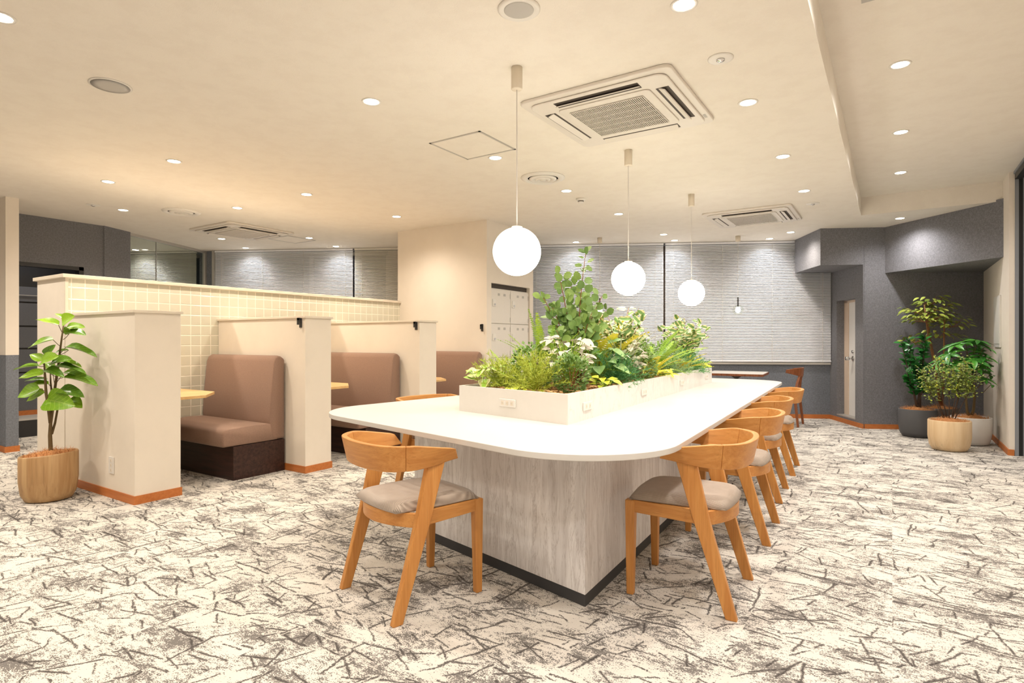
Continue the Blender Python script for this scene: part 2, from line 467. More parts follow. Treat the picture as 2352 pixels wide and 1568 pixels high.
# window wall with openings behind the blinds
wm = MB()
wb(wm, -13.5, 0.25, -0.25, 0, 0, 0.80)
wb(wm, -13.5, 0.25, -0.25, 0, 2.6, CF)
for u0, u1 in ((-13.5, -12.2), (-9.97, -9.66), (-6.5, -4.5), (-0.05, 0.25)): wb(wm, u0, u1, -0.25, 0, 0.80, 2.6)
wall_back = struct(wm.build('wall_back', 'slate'))
sm = MB(); wb(sm, -4.45, 0.0, -0.05, 0.035, 0.80, 0.832)
struct(sm.build('trim_1', 'white', bevel=0.004))
bs = MB(); wb(bs, -4.4, 0.0, 0, 0.012, 0, 0.06); struct(bs.build('baseboard_back', 'base'))
wn_i = 0
for u0, u1 in ((-12.2, -9.97), (-9.66, -6.5), (-4.5, -0.05)):
    wn_i += 1
    wo = MB(); wb(wo, u0, u1, -0.16, -0.15, 0.80, 2.6)
    win = struct(wo.build('window_%d' % wn_i, 'pane'))
    fr = MB(); n = 2
    for k in range(n + 1):
        uu = u0 + (u1 - u0) * k / n; wb(fr, uu - 0.03, uu + 0.03, -0.19, -0.10, 0.80, 2.6)
    wb(fr, u0, u1, -0.19, -0.10, 0.80, 0.85); wb(fr, u0, u1, -0.19, -0.10, 2.55, 2.6)
    fr.build('window_frame', 'alu', win)
# short wall with the small white door
FD = Matrix.Translation(PB) @ Matrix(((NW.x, E.x, 0, 0), (NW.y, E.y, 0, 0), (0, 0, 1, 0), (0, 0, 0, 1)))   # u from corner to room, v into the wall
dm = MB()
DU0, DU1 = 0.217, 0.776
for a in ((0.0, DU0, 0, CF), (DU1, DEP - 0.004, 0, CF)): dm.box(a[0], a[1], 0, 0.25, a[2], a[3], FD)
dm.box(DU0, DU1, 0, 0.25, 0, 0.088, FD); dm.box(DU0, DU1, 0, 0.25, 1.727, CF, FD)
struct(dm.build('wall_closet', 'grey'))
dr = MB().box(DU0, DU1, 0.12, 0.16, 0.088, 1.727, FD); door = struct(dr.build('door_1', 'doorw'))
df = MB().box(DU0, DU0 + 0.115, 0.105, 0.16, 0.088, 1.727, FD).box(DU1 - 0.02, DU1, 0.105, 0.16, 0.088, 1.727, FD).box(DU0, DU1, 0.105, 0.16, 1.695, 1.727, FD)
df.build('door_frame', 'doorf', door)
th = MB().box(DU0, DU1, 0.0, 0.12, 0.088, 0.10, FD); th.build('threshold', 'alu', door)
hk = MB()
hk.tube([FD @ Vector((0.455, 0.12, 0.905)), FD @ Vector((0.455, 0.06, 0.905))], 0.012, 10)
hk.tube([FD @ Vector((0.455, 0.06, 0.905)), FD @ Vector((0.455, 0.02, 0.905))], 0.026, 12)
hk.tube([FD @ Vector((0.455, 0.12, 0.905)), FD @ Vector((0.455, 0.112, 0.905))], 0.036, 14)
tag(hk.build('door_knob', 'chrome', door, True), 'chrome round door knob')
tag(MB().tube([FD @ Vector((0.455, 0.12, 1.0)), FD @ Vector((0.455, 0.105, 1.0))], 0.022, 12).build('key_cylinder', 'chrome', door, True), 'chrome lock cylinder')
struct(MB().box(0, DEP + 0.012, -0.012, 0, 0, 0.06, FD).build('baseboard_closet', 'base'))
# grey wall of the plant niche and the beams
gm = MB()
p0 = PG; p1 = PG + E * 1.6
gm.prism([p0.xy[:], p1.xy[:], (p1 - NW * 0.2).xy[:], (p0 - NW * 0.2 + E * 0.25).xy[:]], 0, CF)
struct(gm.build('wall_niche', 'grey'))
bg = MB(); bg.prism([p0.xy[:], p1.xy[:], (p1 + NW * 0.012).xy[:], (p0 + NW * 0.012).xy[:]], 0, 0.06); struct(bg.build('baseboard_niche', 'base'))
b1 = MB(); wb(b1, -0.535, 0.0, 0.10, DEP, 2.155, CE + 0.02); struct(b1.build('wall_beam', 'grey'))
b2 = MB().prism([(-0.079, 9.068), (1.0, 7.99), (1.0, 9.62)], 2.04, CE + 0.02); struct(b2.build('wall_bulkhead', 'grey'))
# right wall: pale wall beside the niche, then a doorway
struct(MB().box(0.985, 1.03, 7.66, 9.72, 0, CF).build('wall_right', 'white_wall'))
struct(MB().box(0.973, 0.985, 7.65, 9.63, 0, 0.06).box(0.985, 1.025, 7.648, 7.66, 0, 0.06).build('baseboard_right', 'base'))
d2 = MB().box(1.095, 1.95, 7.665, 7.70, 0.0, CF); dpan = struct(d2.build('door_2', 'panel_grey'))
MB().box(1.03, 1.06, 7.65, 7.70, 0, CF).build('door_frame', 'panel_grey', dpan)
MB().box(1.06, 1.095, 7.675, 7.70, 0, CF).build('door_gap', 'black', dpan)
struct(MB().box(1.03, 1.09, 6.5, 7.66, 2.77, CF).build('trim_2', 'black'))
struct(MB().box(1.02, 1.12, 6.5, 7.66, 2.826, CF + 0.01).build('trim_3', 'panel_grey'))
struct(MB().box(1.03, 1.2, -3.2, 6.5, 0, CF).build('wall_side', 'white_wall'))
struct(MB().box(1.95, 2.05, 5.5, 7.8, 0, CF).build('wall_corridor', 'white_wall'))
struct(MB().box(1.2, 2.05, 5.4, 5.5, 0, CF).build('wall_corridor_end', 'white_wall'))
struct(MB().box(-13, 1.2, -3.3, -3.2, 0, CF).build('wall_front', 'white_wall'))
struct(MB().box(-10.2, -10.1, -3.2, 2.29, 0, CF).build('wall_far_left', 'white_wall'))
# left end: thin wall end, dark wall with black doorway, glass partition
wl = MB().box(-10.2, -7.65, 2.185, 2.295, 1.005, CE + 0.02); struct(wl.build('wall_left', 'white_wall'))
struct(MB().box(-10.2, -7.65, 2.187, 2.293, 0, 1.005).build('wall_left_dado', 'slate'))
struct(MB().box(-10.2, -7.642, 2.177, 2.301, 0, 0.06).build('baseboard_left', 'base'))
DX = -8.55
G0 = Vector((-8.53, 3.44, 0)); 
FG = Matrix.Translation(G0) @ Matrix(((-NW.x, E.x, 0, 0), (-NW.y, E.y, 0, 0), (0, 0, 1, 0), (0, 0, 0, 1)))   # u towards the windows, v to the right
dw = MB().box(DX - 0.12, DX, 2.295, 3.44, 2.075, CE + 0.02).box(DX - 0.12, DX, 3.215, 3.44, 0, 2.075).box(DX - 0.12, DX, 2.295, 2.33, 0, 2.075)
dw.box(0.0, 0.445, -0.12, 0, 0, CE + 0.02, FG)
struct(dw.build('wall_entry', 'grey'))
fr = MB().box(DX - 0.12, DX + 0.006, 3.165, 3.215, 0, 2.08).box(DX - 0.12, DX + 0.006, 2.33, 3.215, 2.035, 2.08).box(DX - 0.12, DX + 0.006, 2.33, 2.37, 0, 2.08)
d3 = struct(fr.build('door_3', 'black'))
MB().box(DX - 0.62, DX - 0.57, 2.2, 3.5, 1.83, 2.5).build('transom', 'black', d3)
for k, (z0, z1) in enumerate(((1.645, 1.83), (1.345, 1.625), (1.065, 1.325), (0.765, 1.045), (0.28, 0.745))):
    MB().box(DX - 0.60, DX - 0.56, 2.2, 3.5, z0, z1).build('panel', 'dpanel', d3, bevel=0.002)
MB().box(DX - 0.62, DX - 0.585, 2.2, 3.5, 0.2, 1.9).build('backing', 'black', d3)
MB().box(DX - 0.555, DX - 0.548, 2.5, 2.95, 1.72, 1.728).build('pull_bar', 'alu', d3)
struct(MB().box(DX - 0.62, DX - 0.15, 2.29, 3.5, 0, 0.2).build('trim_4', 'black'))
struct(MB().box(DX - 0.62, DX - 0.14, 2.29, 3.5, 0.2, 0.222).build('trim_5', 'grey_plastic'))
struct(MB().box(DX - 0.56, DX - 0.548, 2.29, 3.5, 0.222, 0.28).build('baseboard_entry', 'base'))
struct(MB().box(DX - 0.75, DX - 0.62, 2.29, 3.6, 0, CE + 0.02).build('wall_entry_back', 'grey'))
GL = (wp(-9.9, 0) - G0).dot(-NW)
gp = MB().box(0.445, GL, -0.055, -0.045, 0.02, 2.60, FG); glass = struct(gp.build('window_4', 'glass'))
fr = MB().box(0.445, GL, -0.075, -0.025, 2.60, CE, FG).box(0.445, GL, -0.075, -0.025, 0, 0.03, FG); fr.box(GL - 0.04, GL, -0.075, -0.025, 0, CE, FG)
tag(fr.build('window_frame', 'alu', glass), 'bronze grey frame rail')
MB().box(1.0, 1.004, -0.058, -0.042, 0.02, 2.6, FG).build('glass_joint', 'alu', glass)
# locker block
lm = MB()
LX = -4.168; LY0, LY1 = 5.825, 6.93
lm.box(-5.66, LX, LY0, 5.925, 0, CE + 0.02); lm.box(-5.66, LX, 6.84, LY1, 0, CE + 0.02)
lm.box(-5.66, LX, 5.925, 6.84, 1.875, CE + 0.02); lm.box(-5.66, LX - 0.5, 5.925, 6.84, 0, 1.875)
lm.box(-6.9, -5.66, LY1 - 0.1, LY1, 0, CE + 0.02)
struct(lm.build('wall_column', 'white_wall'))
lk = thing('locker_unit', 'built-in white steel lockers with numbered doors in the white column', 'lockers', (LX - 0.45, 6.38, 0))
MB().box(0, 0.42, -0.45, 0.455, 0.0, 1.815).build('body', 'locker', lk, bevel=0.003)
MB().box(0.30, 0.40, -0.45, 0.455, 1.816, 1.873).build('top_gap', 'dark', lk)
for r in range(4):
    z1 = 1.80 - r * 0.432; z0 = z1 - 0.425
    for cidx in range(2):
        y0 = -0.44 + cidx * 0.446; y1 = y0 + 0.438
        dd = MB().box(0.42, 0.436, y0, y1, z0, z1).build('door', 'locker', lk, bevel=0.003)
        for q in (0.15, 0.28): MB().box(0.436, 0.440, y0 + q, y0 + q + 0.04, z1 - 0.075, z1 - 0.045).build('label_plate', 'grey_plastic', dd)
        MB().box(0.436, 0.446, y0 + 0.025, y0 + 0.095, z0 + 0.21, z0 + 0.30).build('lock_case', 'white', dd, bevel=0.004)
        MB().tube([(0.446, y0 + 0.06, z0 + 0.235), (0.456, y0 + 0.06, z0 + 0.235)], 0.012, 10).build('lock_knob', 'chrome', dd)
        for q in (z0 + 0.02, z1 - 0.10): MB().box(0.434, 0.440, y1 - 0.012, y1 - 0.002, q, q + 0.06).build('hinge', 'grey_plastic', dd)

# ------------------------------------------------------------------ blinds
def blind(u0, u1, v, label, mat='slat', z0=0.84, z1=CE - 0.005, tilt=52):
    t = thing('venetian_blind', label, 'blind', wp((u0 + u1) / 2, v, 0))
    t.rotation_euler = (0, 0, AW)
    h = (u1 - u0) / 2
    MB().box(-h, h, -0.018, 0.018, z1 - 0.03, z1).build('headrail', mat, t)
    MB().box(-h, h, -0.014, 0.014, z0, z0 + 0.018).build('bottom_rail', mat, t)
    s = MB(); z = z0 + 0.03; c, sn = math.cos(R(tilt)) * 0.0135, math.sin(R(tilt)) * 0.0135
    while z < z1 - 0.035:
        vs = []
        for x in (-h, h):
            vs += [(x, -c, z - sn), (x, -0.0018, z + 0.0006), (x, c, z + sn)]
        s.add(vs, [(0, 3, 4, 1), (1, 4, 5, 2)])
        z += 0.0232
    tag(s.build('slats', mat, t), None, kind='stuff')
    n = max(2, int((u1 - u0) / 0.75) + 1)
    for k in range(n):
        x = -h + 0.12 + (2 * h - 0.24) * k / (n - 1)
        MB().box(x - 0.0016, x + 0.0016, -0.0165, -0.0145, z0, z1 - 0.02).build('ladder_cord', 'cordw', t)
    return t
blind(-12.15, -9.99, 0.05, 'cream venetian blind behind the glass partition', 'slat_w')
blind(-9.66, -7.31, 0.05, 'wide silver venetian blind above the tiled partition, beside the slate pier')
blind(-7.28, -4.5, 0.05, 'venetian blind beside the white locker column, behind the booths', 'slat_w')
blind(-4.48, -2.43, 0.05, 'silver venetian blind between the white lockers and the dark blind joint')
b4 = blind(-2.40, -0.01, 0.05, 'bright silver venetian blind beside the grey wall with the small white door')
jm = MB(); wb(jm, -2.44, -2.39, -0.1, 0.0, 0.80, 2.6)
struct(jm.build('trim_6', 'dark'))
jt = MB(); wb(jt, -9.70, -9.665, 0.0, 0.08, 0, CE); struct(jt.build('trim_7', 'alu'))

# ------------------------------------------------------------------ booths
TX = -5.62                                        # face of the tiled partition
tw = thing('tiled_partition', 'long cream partition faced with square tiles behind the booth seats', 'partition', (TX, 1.985, 0))
TL = LY0 - 1.985
MB().box(-0.575, -0.012, 0, TL, 0, 1.665).build('body', 'cream', tw)
MB().box(-0.012, -0.0022, 0.02, TL, 0, 1.665).build('grout', 'grout', tw)
MB().box(-0.60, 0.025, -0.025, TL, 1.665, 1.695).build('cap', 'cap', tw, bevel=0.003)
MB().box(-0.014, 0.004, -0.001, 0.02, 1.372, 1.665).build('edge_trim', 'cap', tw)
PT = 0.0968
tile_cache = {}
def tile_mesh(wd, hg):
    key = (round(wd, 3), round(hg, 3))
    if key not in tile_cache:
        g = 0.0085; b = 0.0015
        x1, z1 = wd / 2 - g / 2, hg / 2 - g / 2
        mb = MB().loft([[(0.0, -x1, -z1), (0.0, x1, -z1), (0.0, x1, z1), (0.0, -x1, z1)],
                        [(0.0022, -x1, -z1), (0.0022, x1, -z1), (0.0022, x1, z1), (0.0022, -x1, z1)],
                        [(0.003, -x1 + b, -z1 + b), (0.003, x1 - b, -z1 + b), (0.003, x1 - b, z1 - b), (0.003, -x1 + b, z1 - b)]])
        me = mb.mesh('tile'); me.materials.append(M['tile']); tile_cache[key] = (me, mb)
    return tile_cache[key]
rest = MB(); cols = []; y = 0.02; wd = 0.024
while y < TL - 0.01:
    w_ = min(wd, TL - y); cols.append((y, w_)); y += wd; wd = PT
rows = [(1.665 - 0.072, 0.072)]
z = rows[0][0]
while z > 0.0: hg = min(PT, z); rows.append((z - hg, hg)); z -= PT
for (y, w_) in cols:
    for (z, hg) in rows:
        if hg < 0.02 or w_ < 0.015: continue
        yy = y + 1.985
        show = z > 1.33 or (2.3 < yy < 3.3 and z > 0.40)
        me, mb = tile_mesh(w_, hg)
        cpos = Vector((-0.004, y + w_ / 2, z + hg / 2))
        if show: link(me, 'tile', tw, Matrix.Translation(cpos))
        else: rest.add([Vector(v) + cpos for v in mb.v], mb.f)
tag(rest.build('tile_field', 'tile', tw), None, kind='stuff')

def divider(y0, y1, x1, label, base_x0):
    t = thing('booth_partition', label, 'partition', (x1, y0, 0), group=None)
    L = x1 - (TX + 0.004); T = y1 - y0
    MB().box(-L, 0, 0, T, 0, 1.35).build('body', 'cream', t)
    MB().box(-L, 0.014, -0.014, T + 0.014, 1.35, 1.37).build('cap', 'cap', t, bevel=0.002)
    MB().box(base_x0 - x1, 0.008, -0.008, 0, 0, 0.06).box(0, 0.008, 0, T + 0.008, 0, 0.06).build('baseboard', 'base', t)
    return t
divider(1.985, 2.30, -4.456, 'thick cream booth partition with a wall outlet beside the potted sapling', -6.19)
divider(3.268, 3.545, -4.275, 'cream booth partition behind the fully visible brown bench', -4.56)
divider(4.565, 4.83, -4.125, 'cream booth partition between the second brown bench and the white column', -4.40)
MB().box(TX - 0.575, TX, 1.977, 1.985, 0, 0.06).build('baseboard', 'base', tw).location = (-tw.location.x, -tw.location.y, 0)

def bench(x1, y1, label):
    """x1 right end, y1 wall face behind the backrest; seat faces -y"""
    t = thing('booth_bench', label, 'bench', (x1, y1, 0), group=None)
    x0 = TX + 0.006 - x1; z = 0.28
    MB().box(x0, 0, -0.485, -0.002, 0, z).build('plinth', 'wenge', t, bevel=0.002)
    def cushion(prof, name):
        mb = MB(); ny = len(prof); rings = []
        for x, k in ((x0, 0.94), (x0 + 0.012, 0.985), (x0 + 0.03, 1.0), (-0.03, 1.0), (-0.012, 0.985), (0.0, 0.94)):
            cy = sum(p[0] for p in prof) / ny; cz = sum(p[1] for p in prof) / ny
            rings.append([(x, cy + (p[0] - cy) * k, cz + (p[1] - cz) * k) for p in prof])
        if name == 'seat_cushion': rings = [[(p[0] - 0.004 if p[0] > -0.1 else p[0], p[1], p[2]) for p in r_] for r_ in rings]
        mb.loft(rings)
        return mb.build(name, 'bench', t, True)
    seat = [(-0.56, z + 0.002), (-0.57, z + 0.02), (-0.57, z + 0.11), (-0.555, z + 0.135), (-0.52, z + 0.148), (-0.3, z + 0.155), (-0.12, z + 0.15), (-0.06, z + 0.13), (-0.06, z + 0.002)]
    cushion(seat, 'seat_cushion')
    back = [(-0.118, z + 0.002), (-0.150, z + 0.16), (-0.135, z + 0.40), (-0.105, z + 0.69), (-0.09, z + 0.725), (-0.06, z + 0.742), (-0.03, z + 0.735), (-0.004, z + 0.715), (-0.003, z + 0.002)]
    cushion(back, 'back_cushion')
    return t
bench(-4.54, 3.253, 'brown fabric booth bench on dark plinth, nearest the potted sapling')
bench(-4.385, 4.55, 'brown fabric booth bench on dark plinth, in the middle booth')
bench(-4.22, 5.81, 'brown fabric booth bench against the white locker column')

def booth_table(y0, y1, x1, label):
    t = thing('booth_table', label, 'table', (x1, y0, 0))
    d = y1 - y0; L = x1 - (TX + 0.006)
    MB().prism([(-L, 0.004), (0, 0.004), (0, d - 0.22), (-0.26, d), (-L, d)], 0.697, 0.72).build('tabletop', 'pine', t, bevel=0.002)
    MB().box(-L, -L + 0.03, 0.1, d - 0.1, 0.60, 0.697).box(-L, -0.35, 0.2, 0.23, 0.66, 0.697).build('bracket', 'black', t)
booth_table(2.30, 2.785, -4.585, 'pale wood booth table with clipped corner beside the thick partition')
booth_table(3.545, 4.08, -4.40, 'pale wood booth table in front of the middle brown bench')
booth_table(4.83, 5.35, -4.235, 'pale wood booth table in front of the bench by the white column')

def hook(x, y, z, label):
    t = thing('coat_hook', label, 'hook', (x, y, z), group=None)
    MB().box(-0.016, 0.016, -0.008, 0, -0.045, 0.045).build('plate', 'black', t, bevel=0.003)
    MB().box(-0.010, 0.010, -0.035, -0.008, 0.02, 0.04).box(-0.010, 0.010, -0.035, -0.026, -0.02, 0.04).build('hook_arm', 'black', t)
hook(-4.335, 3.268, 1.312, 'small black coat hook on partition above the front brown bench')
hook(-4.17, 4.565, 1.312, 'small black coat hook on partition above the middle brown bench')
hook(-4.235, 5.825, 1.315, 'small black coat hook on the white column beside the lockers')

def outlet(name, mtx, wd, hg, label, slots=2, vertical=True):
    t = thing(name, label, 'outlet'); t.matrix_basis = mtx
    MB().box(-wd / 2, wd / 2, -0.008, 0, -hg / 2, hg / 2).build('plate', 'white', t, bevel=0.003)
    for k in range(slots):
        if vertical: x, z = 0, (k - (slots - 1) / 2) * hg / (slots + 0.5)
        else: x, z = (k - (slots - 1) / 2) * wd / (slots + 0.5), 0
        sk = MB().box(x - 0.009, x + 0.009, -0.0095, -0.008, z - 0.011, z + 0.011).build('socket', 'cap', t)
        MB().box(x - 0.005, x - 0.0035, -0.0100, -0.0094, z - 0.004, z + 0.004).box(x + 0.0035, x + 0.005, -0.0100, -0.0094, z - 0.004, z + 0.004).build('slot', 'grey_plastic', sk)
    return t
outlet('wall_outlet', Matrix.Translation((-4.80, 1.985, 0.24)), 0.075, 0.125, 'white wall outlet low on the cream partition beside the potted sapling', 3)

# ------------------------------------------------------------------ the big table
TT = 0.72
NR, NL, FL, FR = (-0.713, 1.828), (-3.045, 2.341), (-2.45, 7.0), (-0.977, 6.93)
out = rounded([NR, NL, FL, FR], [0.45, 0.42, 0.40, 0.38], 16)
big = thing('communal_table', 'long white communal table with rounded corners on a stone-print base', 'table', (-1.85, 4.4, 0))
ox, oy = -1.85, 4.4
loc = lambda pts: [(x - ox, y - oy) for x, y in pts]
MB().prism(loc(out), TT - 0.026, TT).build('tabletop', 'top', big, bevel=0.003)
base_poly = [(-1.111, 2.282), (-2.389, 2.60), (-2.12, 6.35), (-1.285, 6.35)]
MB().prism(loc(base_poly), 0.053, TT - 0.026).build('base', 'stone', big, bevel=0.002)
ins = 0.004
MB().prism(loc([(-1.113, 2.287), (-2.386, 2.603), (-2.12, 6.345), (-1.288, 6.345)]), 0.0, 0.053).build('plinth', 'plinth', big)
# planter box on the table
pl = [(-1.391, 2.657), (-2.239, 2.839), (-2.075, 6.30), (-1.572, 6.216)]
PZ0, PZ1 = TT, 0.877
pt = thing('planter_box', 'long white planter box of greenery on the communal table', 'planter', (-1.82, 4.5, PZ0))
pc = Vector((-1.82, 4.5, 0))
def inset(poly, d):
    n = len(poly); o = []
    cen = Vector((sum(p[0] for p in poly) / n, sum(p[1] for p in poly) / n))
    for i in range(n):
        p = Vector(poly[i]); a = (Vector(poly[i - 1]) - p).normalized(); b = (Vector(poly[(i + 1) % n]) - p).normalized()
        s_ = math.sin(a.angle(b)); q = p + (a + b) * (d / s_); o.append(q[:])
    return o
pin = inset(pl, 0.018)
for i in range(4):
    j = (i + 1) % 4
    q = [pl[i], pl[j], pin[j], pin[i]]
    MB().prism([(x - pc.x, y - pc.y) for x, y in q], 0, PZ1 - PZ0).build('side_panel', 'marble' if i != 0 else 'white', pt)
MB().prism([(x - pc.x, y - pc.y) for x, y in pin], 0.0, 0.13).build('soil', 'soil', pt)
def planter_pt(u, v, z=PZ0 + 0.13):
    """u 0..1 from the booth side to the chair side, v 0..1 along the box"""
    a = Vector(pin[1]).lerp(Vector(pin[2]), v); b = Vector(pin[0]).lerp(Vector(pin[3]), v); p = a.lerp(b, u)
    return Vector((p.x, p.y, z))
rnd = random.Random(5)
ch = MB()
for k in range(1100):
    v = rnd.random() ** 1.5; p = planter_pt(0.03 + 0.94 * rnd.random(), 0.01 + 0.98 * v)
    m = Matrix.Translation(p + Vector((0, 0, 0.004 + 0.014 * rnd.random()))) @ Matrix.Rotation(rnd.random() * 6.3, 4, 'Z') @ Matrix.Rotation(rnd.uniform(-0.5, 0.5), 4, 'X')
    l, w_ = rnd.uniform(0.008, 0.02), rnd.uniform(0.004, 0.009)
    ch.box(-l, l, -w_, w_, -0.0015, 0.0015, m)
tag(ch.build('bark_chips', 'chip_a'), 'tan bark chips covering the soil of the planter box', 'mulch', kind='stuff')
def face_mtx(a, b, t, z):
    a = Vector((a[0], a[1], 0)); b = Vector((b[0], b[1], 0)); d = (b - a).normalized(); n = Vector((d.y, -d.x, 0))
    p = a + (b - a) * t; p.z = z
    return Matrix(((d.x, -n.x, 0, p.x), (d.y, -n.y, 0, p.y), (0, 0, 1, p.z), (0, 0, 0, 1)))
outlet('planter_outlet', face_mtx(pl[1], pl[0], 0.495, 0.80), 0.13, 0.045, 'white double outlet on the short end of the planter box', 3, False)
for k, (t_, txt) in enumerate(((0.07, 'white outlet on the long planter side beside its front corner'), (0.355, 'white outlet on the long planter side facing the second armchair'),
                     (0.65, 'white outlet on the long planter side facing the third armchair'), (0.925, 'white outlet on the long planter side beside the far corner'))):
    outlet('planter_outlet', face_mtx(pl[0], pl[3], t_, 0.795), 0.12, 0.045, txt, 2, False)

# ------------------------------------------------------------------ chairs
def catmull(pts, n=8):
    o = []; P = [Vector(p) for p in pts]; P = [P[0] * 2 - P[1]] + P + [P[-1] * 2 - P[-2]]
    for i in range(1, len(P) - 2):
        for k in range(n):
            t = k / n
            o.append(0.5 * ((2 * P[i]) + (P[i + 1] - P[i - 1]) * t + (2 * P[i - 1] - 5 * P[i] + 4 * P[i + 1] - P[i + 2]) * t * t + (-P[i - 1] + 3 * P[i] - 3 * P[i + 1] + P[i + 2]) * t ** 3))
    o.append(P[-2]); return o
def leg(mb, a, b, wa, wb_):
    """tapered square leg from floor a to top b, sizes (x, y)"""
    ring = lambda p, s: [(p[0] - s[0] / 2, p[1] - s[1] / 2, p[2]), (p[0] + s[0] / 2, p[1] - s[1] / 2, p[2]), (p[0] + s[0] / 2, p[1] + s[1] / 2, p[2]), (p[0] - s[0] / 2, p[1] + s[1] / 2, p[2])]
    return mb.loft([ring(a, wa), ring(b, wb_)])
def cushion_mesh(w0, w1, y0, y1, z0, h, name, parent):
    n = 17; mb = MB(); top = []
    for i in range(n):
        s_ = i / (n - 1)
        for j in range(n):
            t_ = j / (n - 1)
            u, v = 2 * s_ - 1, 2 * t_ - 1
            k = 0.16
            x = u * math.sqrt(1 - k * v * v); yv = v * math.sqrt(1 - k * u * u)
            half = (w0 + (w1 - w0) * t_) / 2
            r = min(1.0, (abs(u) ** 9 + abs(v) ** 9) ** (1 / 9))
            e = max(0.0, (1 - r ** 6)) ** 0.5
            sag = -0.010 * (1 - u * u) * (1 - v * v)
            front = -0.012 * max(0, v) ** 3
            top.append((x * half, (y0 + y1) / 2 + yv * (y1 - y0) / 2, z0 + 0.008 + (h - 0.008) * e + sag + front))
    fs = [(i * n + j, (i + 1) * n + j, (i + 1) * n + j + 1, i * n + j + 1) for i in range(n - 1) for j in range(n - 1)]
    bot = [(x * 0.96, yv * 0.97, z0) for x, yv, z in top]
    mb.add(top + bot, fs + [tuple(q + n * n for q in f[::-1]) for f in fs])
    rim = [i * n for i in range(n)] + [(n - 1) * n + j for j in range(1, n)] + [i * n + n - 1 for i in range(n - 2, -1, -1)] + [j for j in range(n - 2, 0, -1)]
    o = len(mb.v) - 2 * n * n
    for q in range(len(rim)):
        a, b = rim[q], rim[(q + 1) % len(rim)]
        mb.f.append((o + a, o + b, o + b + n * n, o + a + n * n)); mb.mi.append(0)
    return mb.build(name, 'cord', parent, True)
def band_piece(path, i0, i1, zb, zt, th, parent, name, mat, slant=0.0):
    rings = []; n = len(path)
    for i in range(i0, i1 + 1):
        p = path[i]; d = (path[min(i + 1, n - 1)] - path[max(i - 1, 0)]).normalized(); nn = Vector((d.y, -d.x, 0))   # outward
        f = abs(i / (n - 1) * 2 - 1)
        zb_i = zb(f); zt_i = zt(f)
        dd = Vector((0, 0, 0))
        ring = []
        for (o_, z_) in ((th / 2, zb_i), (th / 2 + 0.024, zt_i), (-th / 2 + 0.024, zt_i), (-th / 2, zb_i)):
            q = p + nn * o_; sl = slant * (1 if z_ == zb_i else -1) * max(0, (f - 0.93) / 0.07)
            ring.append((q.x, q.y + sl, z_))
        rings.append(ring)
    mb = MB(); mb.loft(rings)
    return mb.build(name, mat, parent, True, bevel=0.004, seg=2)
def armchair(label):
    t = thing('armchair', label, 'chair')
    for s_ in (-1, 1):
        leg(MB(), (s_ * 0.198, 0.212, 0), (s_ * 0.192, 0.212, 0.428), (0.030, 0.032), (0.040, 0.046)).build('leg', 'oak', t, bevel=0.004)
    for s_ in (-1, 1):
        mb = MB(); rings = []
        for p, wx, wy in (((s_ * 0.238, -0.232, 0), 0.030, 0.046), ((s_ * 0.240, -0.110, 0.40), 0.030, 0.068), ((s_ * 0.242, -0.048, 0.638), 0.030, 0.084)):
            rings.append([(p[0] - wx / 2, p[1] - wy / 2, p[2]), (p[0] + wx / 2, p[1] - wy / 2, p[2]), (p[0] + wx / 2, p[1] + wy / 2, p[2]), (p[0] - wx / 2, p[1] + wy / 2, p[2])])
        mb.loft(rings).build('leg', 'oak', t, bevel=0.004)
    for s_ in (-1, 1):
        mb = MB().loft([[(s_ * 0.186, 0.20, 0.375), (s_ * 0.208, 0.20, 0.375), (s_ * 0.208, 0.20, 0.430), (s_ * 0.186, 0.20, 0.430)],
                        [(s_ * 0.206, -0.13, 0.368), (s_ * 0.228, -0.13, 0.368), (s_ * 0.228, -0.13, 0.430), (s_ * 0.206, -0.13, 0.430)]])
        mb.build('side_rail', 'oak_y', t, bevel=0.003)
    MB().box(-0.18, 0.18, 0.196, 0.226, 0.375, 0.426).build('front_rail', 'oak_b', t, bevel=0.003)
    rr = [Vector((x, -0.125 - 0.085 * (1 - (x / 0.226) ** 2), 0)) for x in [-0.226 + 0.452 * k / 12 for k in range(13)]]
    MB().loft([[(p.x, p.y - 0.012, 0.370), (p.x, p.y - 0.012, 0.430), (p.x, p.y + 0.012, 0.430), (p.x, p.y + 0.012, 0.370)] for p in rr]).build('rear_rail', 'oak_b', t, True, bevel=0.003)
    cushion_mesh(0.405, 0.435, -0.225, 0.243, 0.430, 0.052, 'seat_cushion', t)
    ctl = [(0.236, 0.050), (0.249, -0.045), (0.252, -0.125), (0.226, -0.195), (0.150, -0.248), (0.0, -0.268)]
    full = [(x, y, 0) for x, y in ctl] + [(-x, y, 0) for x, y in ctl[-2::-1]]
    path = [Vector((p.x, p.y, 0)) for p in catmull(full, 6)]
    n = len(path) - 1
    zb = lambda f: 0.610 + 0.028 * f ** 2
    zt = lambda f: 0.722 - 0.036 * max(0, (f - 0.5) / 0.5) ** 1.2
    j = 17
    pathr = path[::-1]
    band_piece(pathr, 0, j, zb, zt, 0.026, t, 'armrest', 'oak_y', 0.016)
    band_piece(pathr, j, n - j, zb, zt, 0.026, t, 'backrest', 'oak_b')
    band_piece(pathr, n - j, n, zb, zt, 0.026, t, 'armrest', 'oak_y', 0.016)
    return t
GA = None
ch0 = armchair('oak armchair with grey corduroy seat at the rounded short end of the white table')
ch0.location = (-1.845, 2.010, 0); ch0.rotation_euler = (0, 0, R(-16.1))
row = 'oak armchairs along the open side of the communal table'
dup(ch0, (-0.80, 2.735, 0), R(93.4), 'oak armchair on the open side, beside the rounded front corner of the white table', row)
